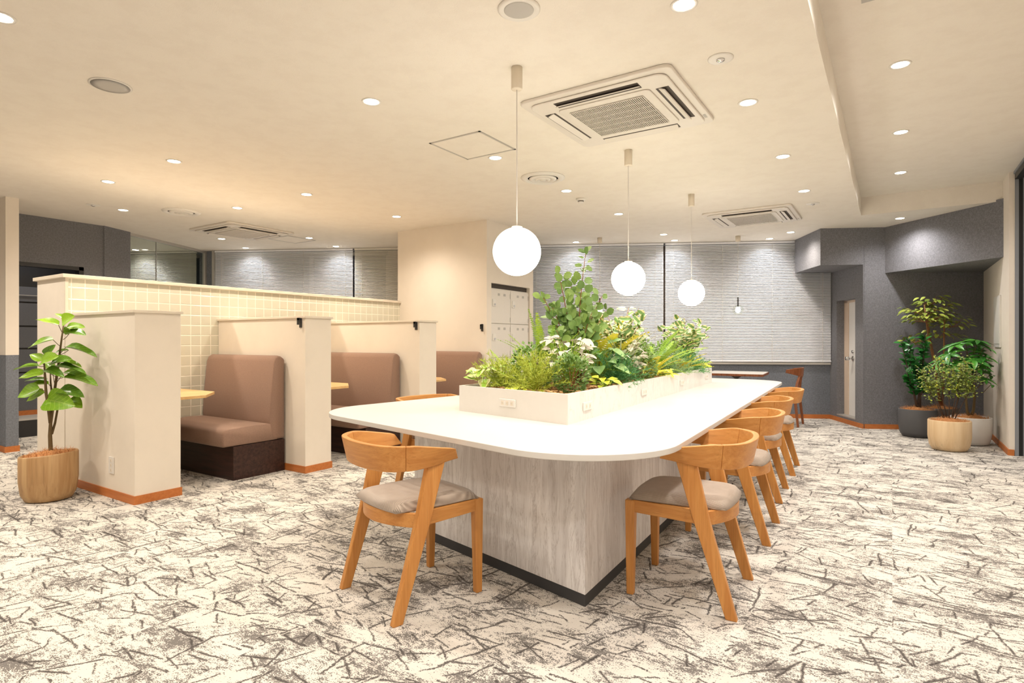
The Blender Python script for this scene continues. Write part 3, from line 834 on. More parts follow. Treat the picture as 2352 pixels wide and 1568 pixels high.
dup(ch0, (-0.835, 3.757, 0), R(93.0), 'second oak armchair along the open side of the white table', row)
dup(ch0, (-0.915, 4.730, 0), R(93.0), 'third oak armchair along the open side of the white table', row)
dup(ch0, (-0.955, 5.708, 0), R(93.0), 'fourth oak armchair along the open side, close to the window table', row)
dup(ch0, (-2.86, 3.40, 0), R(-97.3), 'oak armchair pushed in on the booth side of the white table')

# window table and its chair
wt = thing('window_table', 'square white-topped cafe table with wood edge under the blinds', 'table', (-1.80, 8.42, 0), AW * 0 + R(4))
MB().prism(rounded([(-0.36, -0.38), (0.38, -0.38), (0.38, 0.38), (-0.36, 0.38)], 0.02, 4), 0.688, 0.716).build('table_edge', 'walnut', wt)
MB().prism(rounded([(-0.355, -0.375), (0.375, -0.375), (0.375, 0.375), (-0.355, 0.375)], 0.02, 4), 0.7162, 0.72).build('tabletop', 'top', wt)
MB().lathe([(0.02, 0.02), (0.02, 0.60), (0.03, 0.64), (0.10, 0.688)], seg=16).build('pedestal', 'black', wt, True)
MB().lathe([(0.22, 0), (0.22, 0.012), (0.03, 0.03)], seg=24).build('foot', 'black', wt, True)
wc = thing('dining_chair', 'walnut dining chair with curved backrest beside the window table', 'chair', (-1.26, 8.80, 0), R(88))
for s_ in (-1, 1):
    leg(MB(), (s_ * 0.20, 0.20, 0), (s_ * 0.185, 0.18, 0.43), (0.03, 0.03), (0.036, 0.036)).build('leg', 'walnut', wc, bevel=0.004)
    mb = MB(); rings = []
    for p, q in (((s_ * 0.20, -0.215, 0), 0.028), ((s_ * 0.18, -0.17, 0.42), 0.036), ((s_ * 0.105, -0.195, 0.60), 0.032), ((s_ * 0.07, -0.225, 0.72), 0.026)):
        rings.append([(p[0] - q / 2, p[1] - q / 2, p[2]), (p[0] + q / 2, p[1] - q / 2, p[2]), (p[0] + q / 2, p[1] + q / 2, p[2]), (p[0] - q / 2, p[1] + q / 2, p[2])])
    mb.loft(rings).build('leg', 'walnut', wc, bevel=0.004)
MB().box(-0.19, 0.19, -0.175, 0.195, 0.385, 0.43).build('seat_frame', 'walnut', wc, bevel=0.004)
cushion_mesh(0.40, 0.44, -0.20, 0.225, 0.430, 0.04, 'seat_cushion', wc)
bp = [Vector((-0.24 + 0.48 * k / 16, -0.235 + 0.16 * abs(-1 + k / 8) ** 2.2, 0)) for k in range(17)]
rings = []
for k, p in enumerate(bp):
    f = abs(-1 + k / 8); hz = 0.062 * (1 - 0.65 * f ** 2); zc = 0.725 + 0.02 * f
    rings.append([(p.x, p.y - 0.010, zc - hz), (p.x, p.y - 0.022, zc + hz), (p.x, p.y + 0.000, zc + hz), (p.x, p.y + 0.010, zc - hz)])
MB().loft(rings).build('backrest', 'walnut', wc, True, bevel=0.003)

# ------------------------------------------------------------------ ceiling fittings
def add_spot(parent, z, power, col, size=150, blend=1.0):
    ld = bpy.data.lights.new('lamp_light', 'SPOT'); ld.energy = power; ld.color = col
    ld.spot_size = R(size); ld.spot_blend = blend; ld.shadow_soft_size = 0.045
    o = bpy.data.objects.new('lamp_light', ld); COL.objects.link(o); o.parent = parent; o.location = (0, 0, z)
dl_ring = MB().lathe([(0.047, 0.0), (0.047, -0.004), (0.058, -0.005), (0.060, 0.0)], seg=24)
dl_me = dl_ring.mesh('trim_ring', True); dl_me.materials.append(M['white'])
ln = MB().lathe([(0.047, -0.001), (0.043, -0.0035), (0.001, -0.0035)], seg=24)
ln_me = ln.mesh('lens', False); ln_me.materials.append(M['lens'])
def downlight(x, y, z, label, group, power, col):
    t = thing('downlight', label, 'ceiling light', (x, y, z), group=group)
    link(dl_me, 'trim_ring', t, Matrix()); link(ln_me, 'lens', t, Matrix())
    add_spot(t, -0.02, power, col)
G1 = 'downlights in the flat ceiling over the booths and lounge'
G2 = 'downlights over the communal table'
G3 = 'downlights in the raised ceiling strip'
L1 = 'round recessed downlight glowing in the flat ceiling over the booths'
L2 = 'round recessed downlight glowing in the flat ceiling over the communal table'
L3 = 'round recessed downlight glowing in the raised ceiling strip'
for x, y, lb in ((-4.985, 2.52, 'above the pale table of the booth beside the thick partition'), (-6.14, 2.507, 'above the near end of the tiled partition'), (-7.326, 3.143, 'between the dark entry wall and the round air diffuser'),
                 (-6.137, 3.788, 'behind the tiled partition, beside the air diffuser'), (-8.183, 4.808, 'between the glass partition and the air conditioner'), (-4.984, 3.824, 'above the middle booth'),
                 (-7.055, 5.457, 'at the edge of the thin-framed ceiling hatch'), (-4.969, 5.094, 'above the booth against the white column')):
    downlight(x, y, CE, 'round recessed downlight ' + lb, G1, SPOT_W * 1.15, WARM)
for x, y, lb in ((-2.715, 2.563, 'above the booth-side front corner of the communal table'), (-2.703, 3.899, 'at the corner of the grey-framed ceiling hatch'), (-2.708, 5.143, 'between the round air diffuser and the smoke detector'),
                 (-2.687, 6.411, 'past the smoke detector, beside the lockers'), (-2.677, 7.983, 'in front of the dark joint between the blinds'), (-0.773, 2.58, 'above the open-side armchair at the front table corner'),
                 (-0.755, 3.857, 'beside the air conditioner over the communal table'), (-0.74, 5.138, 'above the third armchair of the open side'), (-0.733, 6.431, 'beside the raised ceiling, before the second air conditioner'),
                 (-1.166, 8.773, 'between the second air conditioner and the grey beam'), (-3.434, 0.961, 'above the aisle, before the flush ceiling speaker')):
    downlight(x, y, CE, 'round recessed downlight ' + lb, G2, SPOT_W, SOFT)
for x, y in ((-0.8, 1.3), (-0.8, 0.0), (-2.7, -0.3), (-4.99, 1.25), (-4.99, 0.0), (-6.14, 1.25), (-0.8, -1.6), (-2.7, -1.6), (-4.99, -1.4), (-7.3, 0.6), (-7.3, -1.0)):
    downlight(x, y, CE, 'round recessed downlight above the open carpet in front of the booths and table', 'downlights above the open carpet', SPOT_W, SOFT)
for u, v in ((-11.2, 1.1), (-10.9, 2.6)):
    q = wp(u, v); downlight(q.x, q.y, CE, 'unseen downlight added in the room behind the glass partition', 'added downlights behind the glass', SPOT_W, WARM)  # unseen lamps, added for more light on the blind behind the glass
downlight(1.5, 6.6, CF, 'unseen downlight added in the corridor beyond the grey door frame', None, SPOT_W * 0.5, NEUTRAL)  # out-of-view fitting, added to light the grey door panel
downlight(0.077, 8.502, CE, 'round recessed downlight in the low ceiling beside the dark bulkhead', None, SPOT_W * 0.9, NEUTRAL)
for x, y, lb in ((0.041, 4.309, ' level with the big air conditioner'), (0.058, 5.703, ' between its two neighbours'), (0.068, 7.071, ' before its plain end face'), (0.03, 2.9, ' beyond the ceiling grille'), (0.03, 1.5, ' beyond the ceiling grille'), (0.03, 0.1, ' beyond the ceiling grille')):
    downlight(x, y, CF, L3 + lb, G3, SPOT_W * 0.8, NEUTRAL)
downlight(-8.86, 2.75, CE, 'unseen downlight added inside the dark entry doorway', None, SPOT_W * 0.35, NEUTRAL)  # added behind the lintel, out of sight, to brighten the recessed grey panels
gt = thing('ceiling_grille', 'small grey slotted grille in the raised ceiling strip', 'vent', (-0.02, 3.30, CF))
MB().box(-0.11, 0.11, -0.11, 0.11, -0.008, 0).build('frame', 'grey_plastic', gt)
for q in range(5): MB().box(-0.09, 0.09, -0.085 + q * 0.037, -0.068 + q * 0.037, -0.010, -0.008).build('slat', 'dark', gt)
for u, v in ((-9.0, 0.27), (-7.5, 0.27), (-3.75, 0.27), (-2.3, 0.27), (-0.95, 0.27), (-10.9, 0.27)):
    p = wp(u, v); downlight(p.x, p.y, CE, 'round recessed downlight close to the venetian blinds', 'downlights washing the blinds', SPOT_W * (0.20 if u < -5 else 0.24), NEUTRAL)

def globe_lamp(x, y, label):
    t = thing('globe_pendant', label, 'pendant lamp', (x, y, CE), group='globe pendants above the planter')
    MB().lathe([(0.031, 0), (0.031, -0.118), (0.027, -0.122)], seg=20).build('canopy', 'cap', t, True)
    zc = 1.637 - CE
    MB().tube([(0, 0, -0.12), (0, 0, zc + 0.13)], 0.0032, 8).build('cord', 'cordw', t)
    MB().lathe([(0.03, zc + 0.128), (0.03, zc + 0.136), (0.006, zc + 0.142)], seg=16).build('cap', 'cap', t, True)
    mb = MB(); n = 24
    mb.loft([[(0.131 * math.sin(math.pi * i / n) * math.cos(2 * math.pi * j / 32), 0.131 * math.sin(math.pi * i / n) * math.sin(2 * math.pi * j / 32), zc - 0.131 * math.cos(math.pi * i / n)) for j in range(32)] for i in range(n + 1)], cap=False)
    mb.build('globe', 'globe', t, True)
globe_lamp(-1.714, 2.678, 'white globe pendant above the front end of the planter')
globe_lamp(-1.728, 4.315, 'white globe pendant above the middle of the planter')
globe_lamp(-1.712, 5.967, 'white globe pendant above the far end of the planter')
def clear_lamp(x, y, label):
    t = thing('glass_pendant', label, 'pendant lamp', (x, y, CE), group='clear glass pendants at the window')
    MB().lathe([(0.035, 0), (0.035, -0.075), (0.03, -0.08)], seg=16).build('canopy', 'cap', t, True)
    zc = 1.59 - CE
    MB().tube([(0, 0, -0.08), (0, 0, zc + 0.18)], 0.0025, 6).build('cord', 'cordw', t)
    MB().lathe([(0.006, zc + 0.18), (0.011, zc + 0.175), (0.011, zc + 0.06), (0.02, zc + 0.05)], seg=12).build('socket', 'black', t, True)
    MB().lathe([(0.015, zc + 0.045), (0.032, zc + 0.02), (0.034, zc - 0.01), (0.02, zc - 0.035), (0.002, zc - 0.04)], seg=14).build('bulb', 'bulb', t, True)
    mb = MB(); n = 14
    mb.loft([[(0.075 * math.sin(a) * math.cos(2 * math.pi * j / 20), 0.075 * math.sin(a) * math.sin(2 * math.pi * j / 20), zc + 0.075 * math.cos(a)) for j in range(20)] for a in (0.2 + (math.pi - 0.75) * i / n for i in range(n + 1))], cap=False)
    mb.build('glass_shade', 'glass', t, True)
clear_lamp(-3.539, 7.749, 'clear glass pendant between the white column and the dark blind joint')
clear_lamp(-1.836, 8.693, 'clear glass pendant above the cafe table at the window')

def aircon(x, y, label, plain_grille=False):
    t = thing('ceiling_air_conditioner', label, 'air conditioner', (x, y, CE), group='square ceiling air conditioners')
    h = 0.48
    MB().prism(rounded([(-h, -h), (h, -h), (h, h), (-h, h)], 0.05, 6), -0.022, 0).build('panel', 'ac', t, bevel=0.006)
    MB().prism(rounded([(-0.435, -0.435), (0.435, -0.435), (0.435, 0.435), (-0.435, 0.435)], 0.06, 6), -0.034, -0.022).build('raised_panel', 'ac', t, bevel=0.006)
    MB().prism(rounded([(-0.30, -0.30), (0.30, -0.30), (0.30, 0.30), (-0.30, 0.30)], 0.035, 6), -0.042, -0.034).build('grille_frame', 'ac', t, bevel=0.004)
    MB().box(-0.24, 0.24, -0.24, 0.24, -0.0445, -0.042).build('grille_backing', 'dark' if not plain_grille else 'pine', t)
    gb = MB()
    for k in range(41):
        xx = -0.24 + 0.48 * k / 40; gb.box(xx - 0.0024, xx + 0.0024, -0.243, 0.243, -0.048, -0.0445)
    for k in range(7):
        yy = -0.24 + 0.48 * k / 6; gb.box(-0.243, 0.243, yy - 0.0012, yy + 0.0012, -0.049, -0.0445)
    tag(gb.build('grille', 'ac', t), None, kind='stuff')
    for k in range(4):
        m = Matrix.Rotation(k * math.pi / 2, 4, 'Z')
        sl = MB().box(-0.27, 0.27, -0.405, -0.33, -0.0352, -0.034, m).build('air_slot', 'dark', t)
        m2 = m @ Matrix.Translation((0, -0.362, -0.040)) @ Matrix.Rotation(R(24), 4, 'X')
        MB().box(-0.265, 0.265, -0.022, 0.022, -0.003, 0.003, m2).build('louver', 'ac', sl)
    MB().box(0.445, 0.46, 0.30, 0.36, -0.0235, -0.022).build('badge', 'grey_plastic', t)
aircon(-1.475, 3.545, 'square ceiling air conditioner over the communal table')
aircon(-1.395, 7.40, 'square ceiling air conditioner over the cafe table by the blinds')
aircon(-7.36, 4.62, 'square ceiling air conditioner behind the tiled partition')
def hatch(x, y, label, m):
    t = thing('access_hatch', label, 'ceiling hatch', (x, y, CE))
    h = 0.237
    for k in range(4):
        mt = Matrix.Rotation(k * math.pi / 2, 4, 'Z')
        MB().box(-h, h, -h, -h + 0.016, -0.004, 0, mt).build('frame_rail', m, t)
    MB().box(-h + 0.016, h - 0.016, -h + 0.016, h - 0.016, -0.002, 0).build('hatch_panel', 'ceiling', t)
hatch(-2.685, 3.575, 'square ceiling access hatch with grey frame over the communal table', 'alu')
hatch(-7.385, 5.41, 'thin-framed ceiling access hatch beside the air conditioner at the left blinds', 'alu')
def round_fit(name, x, y, label, prof_list, cat):
    t = thing(name, label, cat, (x, y, CE))
    for nm, prof, m in prof_list: MB().lathe(prof, seg=32).build(nm, m, t, True)
    return t
spk = [('rim', [(0.095, 0), (0.095, -0.006), (0.085, -0.012), (0.075, -0.008)], 'white'), ('mesh_cover', [(0.075, -0.006), (0.06, -0.010), (0.001, -0.011)], 'grey_plastic')]
round_fit('ceiling_speaker', -1.403, 2.209, 'round ceiling speaker with grey mesh near the front globe pendant', spk, 'speaker')
spk2 = [('rim', [(0.108, 0), (0.108, -0.004), (0.098, -0.006)], 'white'), ('mesh_cover', [(0.098, -0.0065), (0.06, -0.009), (0.001, -0.009)], 'grey_plastic')]
round_fit('ceiling_speaker', -3.818, 1.571, 'flush round ceiling speaker above the aisle beside the booths', spk2, 'speaker')
vent = [('outer_ring', [(0.20, 0), (0.20, -0.006), (0.165, -0.022), (0.14, -0.012), (0.14, 0)], 'white'), ('void', [(0.14, -0.003), (0.001, -0.003)], 'dark'),
        ('middle_ring', [(0.125, -0.008), (0.125, -0.016), (0.09, -0.026), (0.085, -0.01)], 'white'), ('inner_ring', [(0.07, -0.010), (0.07, -0.02), (0.045, -0.028), (0.04, -0.012)], 'white'), ('core', [(0.028, -0.005), (0.028, -0.026), (0.001, -0.03)], 'white')]
round_fit('round_vent', -2.671, 4.614, 'round ceiling air diffuser over the communal table', vent, 'vent')
round_fit('round_vent', -6.86, 3.55, 'round ceiling air diffuser behind the tiled partition', vent, 'vent')
round_fit('smoke_detector', -2.731, 5.508, 'white smoke detector between downlights and the round air diffuser', [('base', [(0.05, 0), (0.05, -0.012), (0.042, -0.02)], 'white'), ('sensor', [(0.03, -0.02), (0.028, -0.045), (0.001, -0.048)], 'white'), ('slit', [(0.031, -0.026), (0.031, -0.034)], 'dark')], 'smoke detector')
emg = [('plate', [(0.065, 0), (0.065, -0.004), (0.055, -0.007), (0.001, -0.006)], 'white'), ('lens', [(0.022, -0.006), (0.022, -0.012), (0.012, -0.018), (0.001, -0.018)], 'chrome')]
for x, y, s_ in ((-0.759, 3.178, 'beside the air conditioner over the communal table'), (-0.721, 7.072, 'beside the air conditioner near the raised ceiling'), (-7.32, 2.843, 'near the dark entry wall')):
    round_fit('emergency_light', x, y, 'small round emergency light ' + s_, emg, 'emergency light')

# small breaker panel on the right wall
bpn = thing('breaker_panel', 'white flush breaker panel on the pale wall above the potted plants', 'panel', (0.985, 8.39, 1.37))
MB().box(-0.012, 0, -0.22, 0.22, -0.29, 0.28).build('frame', 'white', bpn, bevel=0.003)
MB().box(-0.016, -0.012, -0.20, 0.20, -0.25, 0.26).build('door', 'white', bpn, bevel=0.003)

# ------------------------------------------------------------------ plants
def leaf_shape(kind, n=7):
    o = []
    for i in range(n + 1):
        t = i / n
        if kind == 'ovate': w_ = 0.36 * math.sin(math.pi * t ** 0.75) ** 0.8
        elif kind == 'round': w_ = 0.42 * math.sin(math.pi * min(1, t * 0.98 + 0.01)) ** 0.55
        elif kind == 'lance': w_ = 0.17 * math.sin(math.pi * t ** 0.9) ** 0.9
        elif kind == 'heart': w_ = 0.42 * math.sin(math.pi * t ** 0.62) ** 0.72
        elif kind == 'blade': w_ = 0.03 * (1 - t) ** 0.5 + 0.002
        else: w_ = 0.3 * math.sin(math.pi * t)
        o.append((t, max(w_, 0.004)))
    return o
LEAF = {}
def leaf_mesh(name, kind, mat, fold=0.25, droop=0.15, wave=0.0):
    key = (name, kind, mat, fold, droop)
    if key in LEAF: return LEAF[key]
    mb = MB(); vs = []; sh = leaf_shape(kind, 12 if kind == 'blade' else 10 if kind == 'heart' else 7)
    for t, w_ in sh:
        z = -droop * t * t
        wv = wave * math.sin(t * 9)
        vs += [(-w_, t, z + fold * w_ + wv), (-w_ * 0.5, t, z + fold * w_ * 0.35), (0, t, z), (w_ * 0.5, t, z + fold * w_ * 0.35), (w_, t, z + fold * w_ - wv)]
    fs = [(i * 5 + j, i * 5 + j + 1, i * 5 + j + 6, i * 5 + j + 5) for i in range(len(sh) - 1) for j in range(4)]
    mb.add(vs, fs); me = mb.mesh(name, True); me.materials.append(M[mat]); LEAF[key] = me
    return me
def orient(pos, d, nrm, length, width=None):
    y = Vector(d).normalized(); x = y.cross(Vector(nrm))
    if x.length < 1e-3: x = y.cross(Vector((0.3, 1, 0.2)))
    x.normalize(); z = x.cross(y); w_ = (width or 1.0) * length
    return Matrix(((x.x * w_, y.x * length, z.x * length, pos[0]), (x.y * w_, y.y * length, z.y * length, pos[1]), (x.z * w_, y.z * length, z.z * length, pos[2]), (0, 0, 0, 1)))
def sph(a, e): return Vector((math.cos(a) * math.cos(e), math.sin(a) * math.cos(e), math.sin(e)))
def scatter(mb, leafs, base, m, s_=1.0):
    """merge small leaf polygons into one foliage mesh"""
    mb.add([m @ Vector(v) for v in leafs[0]], leafs[1])
QUAD = ([(-0.25, 0.45, 0.04), (0, 0, 0), (0.25, 0.45, 0.04), (0, 1, -0.05)], [(0, 1, 2, 3)])
NEED = ([(-0.03, 0, 0), (0.03, 0, 0), (0, 1, 0)], [(0, 1, 2)])

def pot(t, r, h, mat, coir=True, slant=0.0, seed=1, bulge=1.0):
    prof = [(r * 0.62, 0.0), (r * 0.80, 0.008), (r * 0.93 * bulge, h * 0.16), (r * 1.0 * bulge, h * 0.45), (r, h * 0.97), (r * 0.97, h), (r * 0.92, h * 0.985), (r * 0.90, h * 0.88)]
    mb = MB(); seg = 40
    mb.loft([[(q * math.cos(2 * math.pi * j / seg), q * math.sin(2 * math.pi * j / seg), z + slant * (z / h) * math.cos(2 * math.pi * j / seg)) for j in range(seg)] for q, z in prof])
    mb.build('pot', mat, t, True)
    rn = random.Random(seed); c = MB()
    rings = []
    for i in range(7):
        q = r * 0.905 * (1 - i / 7)
        rings.append([(q * math.cos(2 * math.pi * j / 24), q * math.sin(2 * math.pi * j / 24), h * (0.90 + 0.15 * math.sin(i / 6 * 1.5)) + slant * 0.9 * q / r * math.cos(2 * math.pi * j / 24) + rn.uniform(-0.006, 0.006)) for j in range(24)])
    c.loft(rings)
    for k in range(700):
        a = rn.random() * 6.28; q = r * 0.88 * math.sqrt(rn.random()); z = h * (0.93 + 0.12 * (1 - q / r)) + slant * 0.9 * q / r * math.cos(a)
        p = Vector((q * math.cos(a), q * math.sin(a), z)); d = sph(rn.random() * 6.28, rn.uniform(-0.2, 0.9)) * rn.uniform(0.03, 0.07)
        sd = d.cross(Vector((0, 0, 1))).normalized() * 0.0009
        mid = p + d * 0.5 + Vector((0, 0, 0.008))
        c.add([p - sd, p + sd, mid + sd, mid - sd, p + d], [(0, 1, 2, 3), (3, 2, 4)])
    tag(c.build('coir', 'coir', t, False), None, kind='stuff')

# --- rubber-leaf sapling by the booth partition (local x = to the right along the booth view, z up)
VR = R(YAW)
um = thing('potted_sapling', 'potted sapling with large bright leaves in a wooden pot by the cream partition', 'potted plant', (-5.152, 1.720, 0), VR)

pot(um, 0.176, 0.335, 'pot_wood', slant=0.014, seed=3)
SD = 4.254; SXC = (113.5 - 1176) / 1340 * SD
def U(zx, zy, dy=0.0):
    """a point of the sapling from sketch units (sideways, height) and a depth offset from the trunk"""
    d = SD + dy
    return Vector(((zx / 3.1375 - 1176) / 1340 * d - SXC, dy, 1.15 + (783 - 560 - zy / 3.1375) / 1340 * d))
def Ub(pts): return [U(*p) for p in pts]
MB().tube(Ub([(370, 1560, 0), (368, 1480, 0), (364, 1380, 0), (368, 1290, 0), (382, 1190, 0.01), (396, 1060, 0.02), (420, 900, 0.02), (440, 740, 0.03), (462, 575, 0.03)]), [0.015, 0.0135, 0.013, 0.011, 0.0105, 0.009, 0.008, 0.0065, 0.0045], 10).build('trunk', 'trunk', um, True)
for pts, rr in (([(366, 1290, 0), (352, 1180, -0.02), (336, 1080, -0.04), (328, 960, -0.05), (322, 860, -0.05)], [0.011, 0.010, 0.009, 0.008, 0.005]),
                ([(376, 1370, 0), (400, 1290, 0.03), (416, 1200, 0.05), (418, 1130, 0.06)], [0.009, 0.008, 0.007, 0.005]),
                ([(384, 1180, 0), (378, 1090, 0.05), (368, 1000, 0.07), (366, 930, 0.08)], [0.008, 0.007, 0.006, 0.004])):
    MB().tube(Ub(pts), rr, 8).build('branch', 'trunk', um, True)
lmU = leaf_mesh('leaf', 'heart', 'rubber', 0.28, 0.16, 0.02)
petiole = MB()
UL = [  # stem point, base, tip, width, normal tilt
    ((452, 640, .03), (428, 585, .02), (270, 528, -.08), .62, (0.1, -.35, 1)), ((462, 578, .03), (450, 562, .0), (522, 515, -.06), .95, (.1, -1, .5)),
    ((462, 578, .03), (470, 545, .06), (405, 490, .12), .6, (.4, -.3, 1)), ((458, 620, .03), (478, 640, .04), (606, 632, -.06), .55, (0, -.5, 1)),
    ((455, 650, .03), (475, 610, .09), (600, 585, .12), .7, (-.2, -.6, .8)), ((458, 690, .03), (500, 650, .06), (470, 600, .0), .7, (.3, -1, .4)),
    ((440, 740, .03), (390, 690, .0), (200, 728, -.12), .62, (.1, -.45, 1)), ((436, 790, .03), (472, 745, .05), (690, 775, -.02), .34, (0, -.25, 1)),
    ((434, 800, .03), (500, 765, .1), (385, 778, .02), .5, (0, -.4, 1)), ((322, 870, -.05), (312, 840, -.08), (222, 790, -.17), .8, (.2, -.7, .8)),
    ((322, 870, -.05), (325, 800, -.05), (388, 730, -.1), .55, (.6, -.8, .5)), ((322, 870, -.05), (300, 850, -.1), (400, 800, -.22), .85, (0, -.8, .7)),
    ((430, 850, .02), (370, 862, -.06), (497, 815, -.16), .62, (0, -.7, .8)), ((430, 860, .02), (440, 850, .05), (584, 862, .0), .36, (0, -.2, 1)),
    ((425, 900, .02), (400, 886, 0), (614, 897, -.08), .28, (0, -.15, 1)), ((322, 880, -.05), (285, 880, -.08), (100, 884, -.18), .32, (0, -.3, 1)),
    ((328, 940, -.05), (320, 938, -.08), (130, 948, -.2), .62, (.1, -.6, .9)), ((326, 970, -.05), (345, 990, .03), (185, 968, .0), .4, (0, -.3, 1)),
    ((410, 960, .02), (330, 905, -.1), (455, 938, -.22), .5, (0, -.5, .9)), ((415, 970, .02), (460, 960, .03), (690, 980, -.07), .42, (0, -.35, 1)),
    ((410, 1000, .02), (455, 930, .1), (615, 945, .1), .4, (0, -.3, 1)), ((335, 1060, -.04), (290, 1040, -.08), (120, 1090, -.22), .80, (.1, -.8, .7)),
    ((395, 1060, .02), (358, 1010, .02), (180, 1010, -.04), .45, (0, -.4, 1)), ((338, 1090, -.04), (326, 1070, -.02), (182, 1120, -.08), .7, (0, -.7, .7)),
    ((400, 1090, .02), (425, 1055, .02), (590, 1075, -.1), .50, (-.1, -.5, .9)), ((345, 1150, -.02), (332, 1120, -.06), (508, 1150, -.24), .72, (0, -.9, .5)),
    ((418, 1140, .06), (500, 1120, .06), (585, 1165, -.02), .7, (0, -.6, .8)), ((418, 1140, .06), (380, 900, .06), (330, 850, .15), .7, (0, -.5, .8)),
]
for st, b, tip, wd_, nr in UL:
    b = (b[0], b[1], b[2] * 0.6); tip = (tip[0], tip[1], tip[2] * 0.42)
    B_, T_ = U(*b), U(*tip); d = T_ - B_
    petiole.tube([U(*st), (U(*st) + B_) / 2 + Vector((0, 0, -0.004)), B_ + d * 0.02], 0.0022, 5)
    link(lmU, 'leaf', um, orient(B_, d, nr, d.length * 1.04, wd_ * 1.2))
petiole.build('petioles', 'trunk', um, True)

# --- four pots in the niche
def stem_tube(t, pts, r0, r1, mat, name='stem'):
    n = len(pts); return MB().tube(pts, [r0 + (r1 - r0) * i / (n - 1) for i in range(n)], 7).build(name, mat, t, True)
rn = random.Random(11)
zp = thing('potted_shrub', 'upright shrub with dark glossy leaves in a dark grey pot', 'potted plant', (0.255, 8.575, 0), VR)
pot(zp, 0.198, 0.335, 'pot_grey', seed=5)
lmZ = leaf_mesh('leaf', 'ovate', 'zam', 0.2, 0.15)
for (tx, ty, tz, n) in ((-0.23, -0.05, 1.13, 40), (-0.10, 0.02, 1.18, 44), (0.05, -0.06, 1.22, 46), (0.12, 0.05, 1.12, 40), (-0.20, -0.1, 0.78, 42), (0.02, -0.12, 0.82, 40), (-0.08, -0.08, 0.95, 40)):
    b = Vector((rn.uniform(-.03, .03), rn.uniform(-.03, .03), 0.33)); m_ = Vector((tx * 0.55, ty, (0.33 + tz) / 2)); e_ = Vector((tx, ty, tz))
    pts = [b.lerp(m_, s_).lerp(m_.lerp(e_, s_), s_) for s_ in (0, .2, .4, .6, .8, 1)]
    stem_tube(zp, pts, 0.010, 0.004, 'trunk_d')
    for k in range(n):
        s_ = 0.38 + 0.62 * (k + rn.random()) / n; q = b.lerp(m_, s_).lerp(m_.lerp(e_, s_), s_)
        d = sph(rn.random() * 6.28, rn.uniform(-0.1, 1.1)); L = rn.uniform(0.065, 0.10)
        link(lmZ, 'leaf', zp, orient(q, d, (rn.uniform(-.5, .5), -0.6, 1), L, 0.8))
tp = thing('potted_tree', 'tall slender tree with layered olive foliage in a brown pot behind the others', 'potted plant', (0.50, 8.97, 0), VR)
pot(tp, 0.185, 0.325, 'pot_brown', seed=6)
lmT = leaf_mesh('leaf', 'ovate', 'tall', 0.15, 0.2)
for (tx, ty, z1, cl) in ((-0.20, 0, 1.60, 5), (-0.12, 0.06, 1.50, 3), (0.03, -0.03, 1.46, 4)):
    pts = [Vector((0.02 + tx * 0.1, 0, 0.31)), Vector((0.02 + tx * 0.4, ty * 0.5, 0.8)), Vector((tx * 0.75, ty, 1.2)), Vector((tx, ty, z1))]
    stem_tube(tp, pts, 0.014, 0.007, 'trunk_b', 'trunk')
for (cx_, cz_, n, sp) in ((-0.10, 1.655, 44, 0.17), (-0.20, 1.53, 50, 0.24), (0.07, 1.46, 48, 0.22), (-0.22, 1.43, 48, 0.22), (0.10, 1.37, 36, 0.22), (-0.26, 1.18, 22, 0.20), (0.0, 1.24, 26, 0.22), (-0.02, 1.57, 24, 0.18)):
    cpt = Vector((cx_, rn.uniform(-.1, .08), cz_))
    tw_ = MB()
    for k in range(n):
        a = rn.random() * 6.28; d = sph(a, rn.uniform(-0.35, 0.15)); q = cpt + d * sp * math.sqrt(rn.uniform(0.08, 1)) ; q.z = cz_ + rn.uniform(-0.045, 0.05)
        if k % 3 == 0: tw_.tube([cpt + Vector((0, 0, -0.05)), q], 0.0022, 4)
        link(lmT, 'leaf', tp, orient(q, d + Vector((0, 0, -0.15)), (rn.uniform(-.3, .3), -0.3, 1), rn.uniform(0.06, 0.10), 0.75))
    tw_.build('twigs', 'trunk_b', tp)
pp = thing('potted_palmate_plant', 'bushy plant with glossy finger-like leaves in a white pot', 'potted plant', (0.735, 8.265, 0), VR)
pot(pp, 0.192, 0.305, 'pot_white', seed=7, bulge=0.98)
lmP = leaf_mesh('leaf', 'lance', 'pach', 0.25, 0.28)
stem_tube(pp, [(-0.01, 0, 0.30), (-0.04, 0, 0.36), (-0.05, 0, 0.46), (-0.06, 0, 0.6)], 0.016, 0.010, 'trunk')
stem_tube(pp, [(0.0, 0, 0.30), (0.03, 0, 0.38), (0.04, 0, 0.50), (0.04, 0, 0.65)], 0.016, 0.010, 'trunk')
pet = MB()
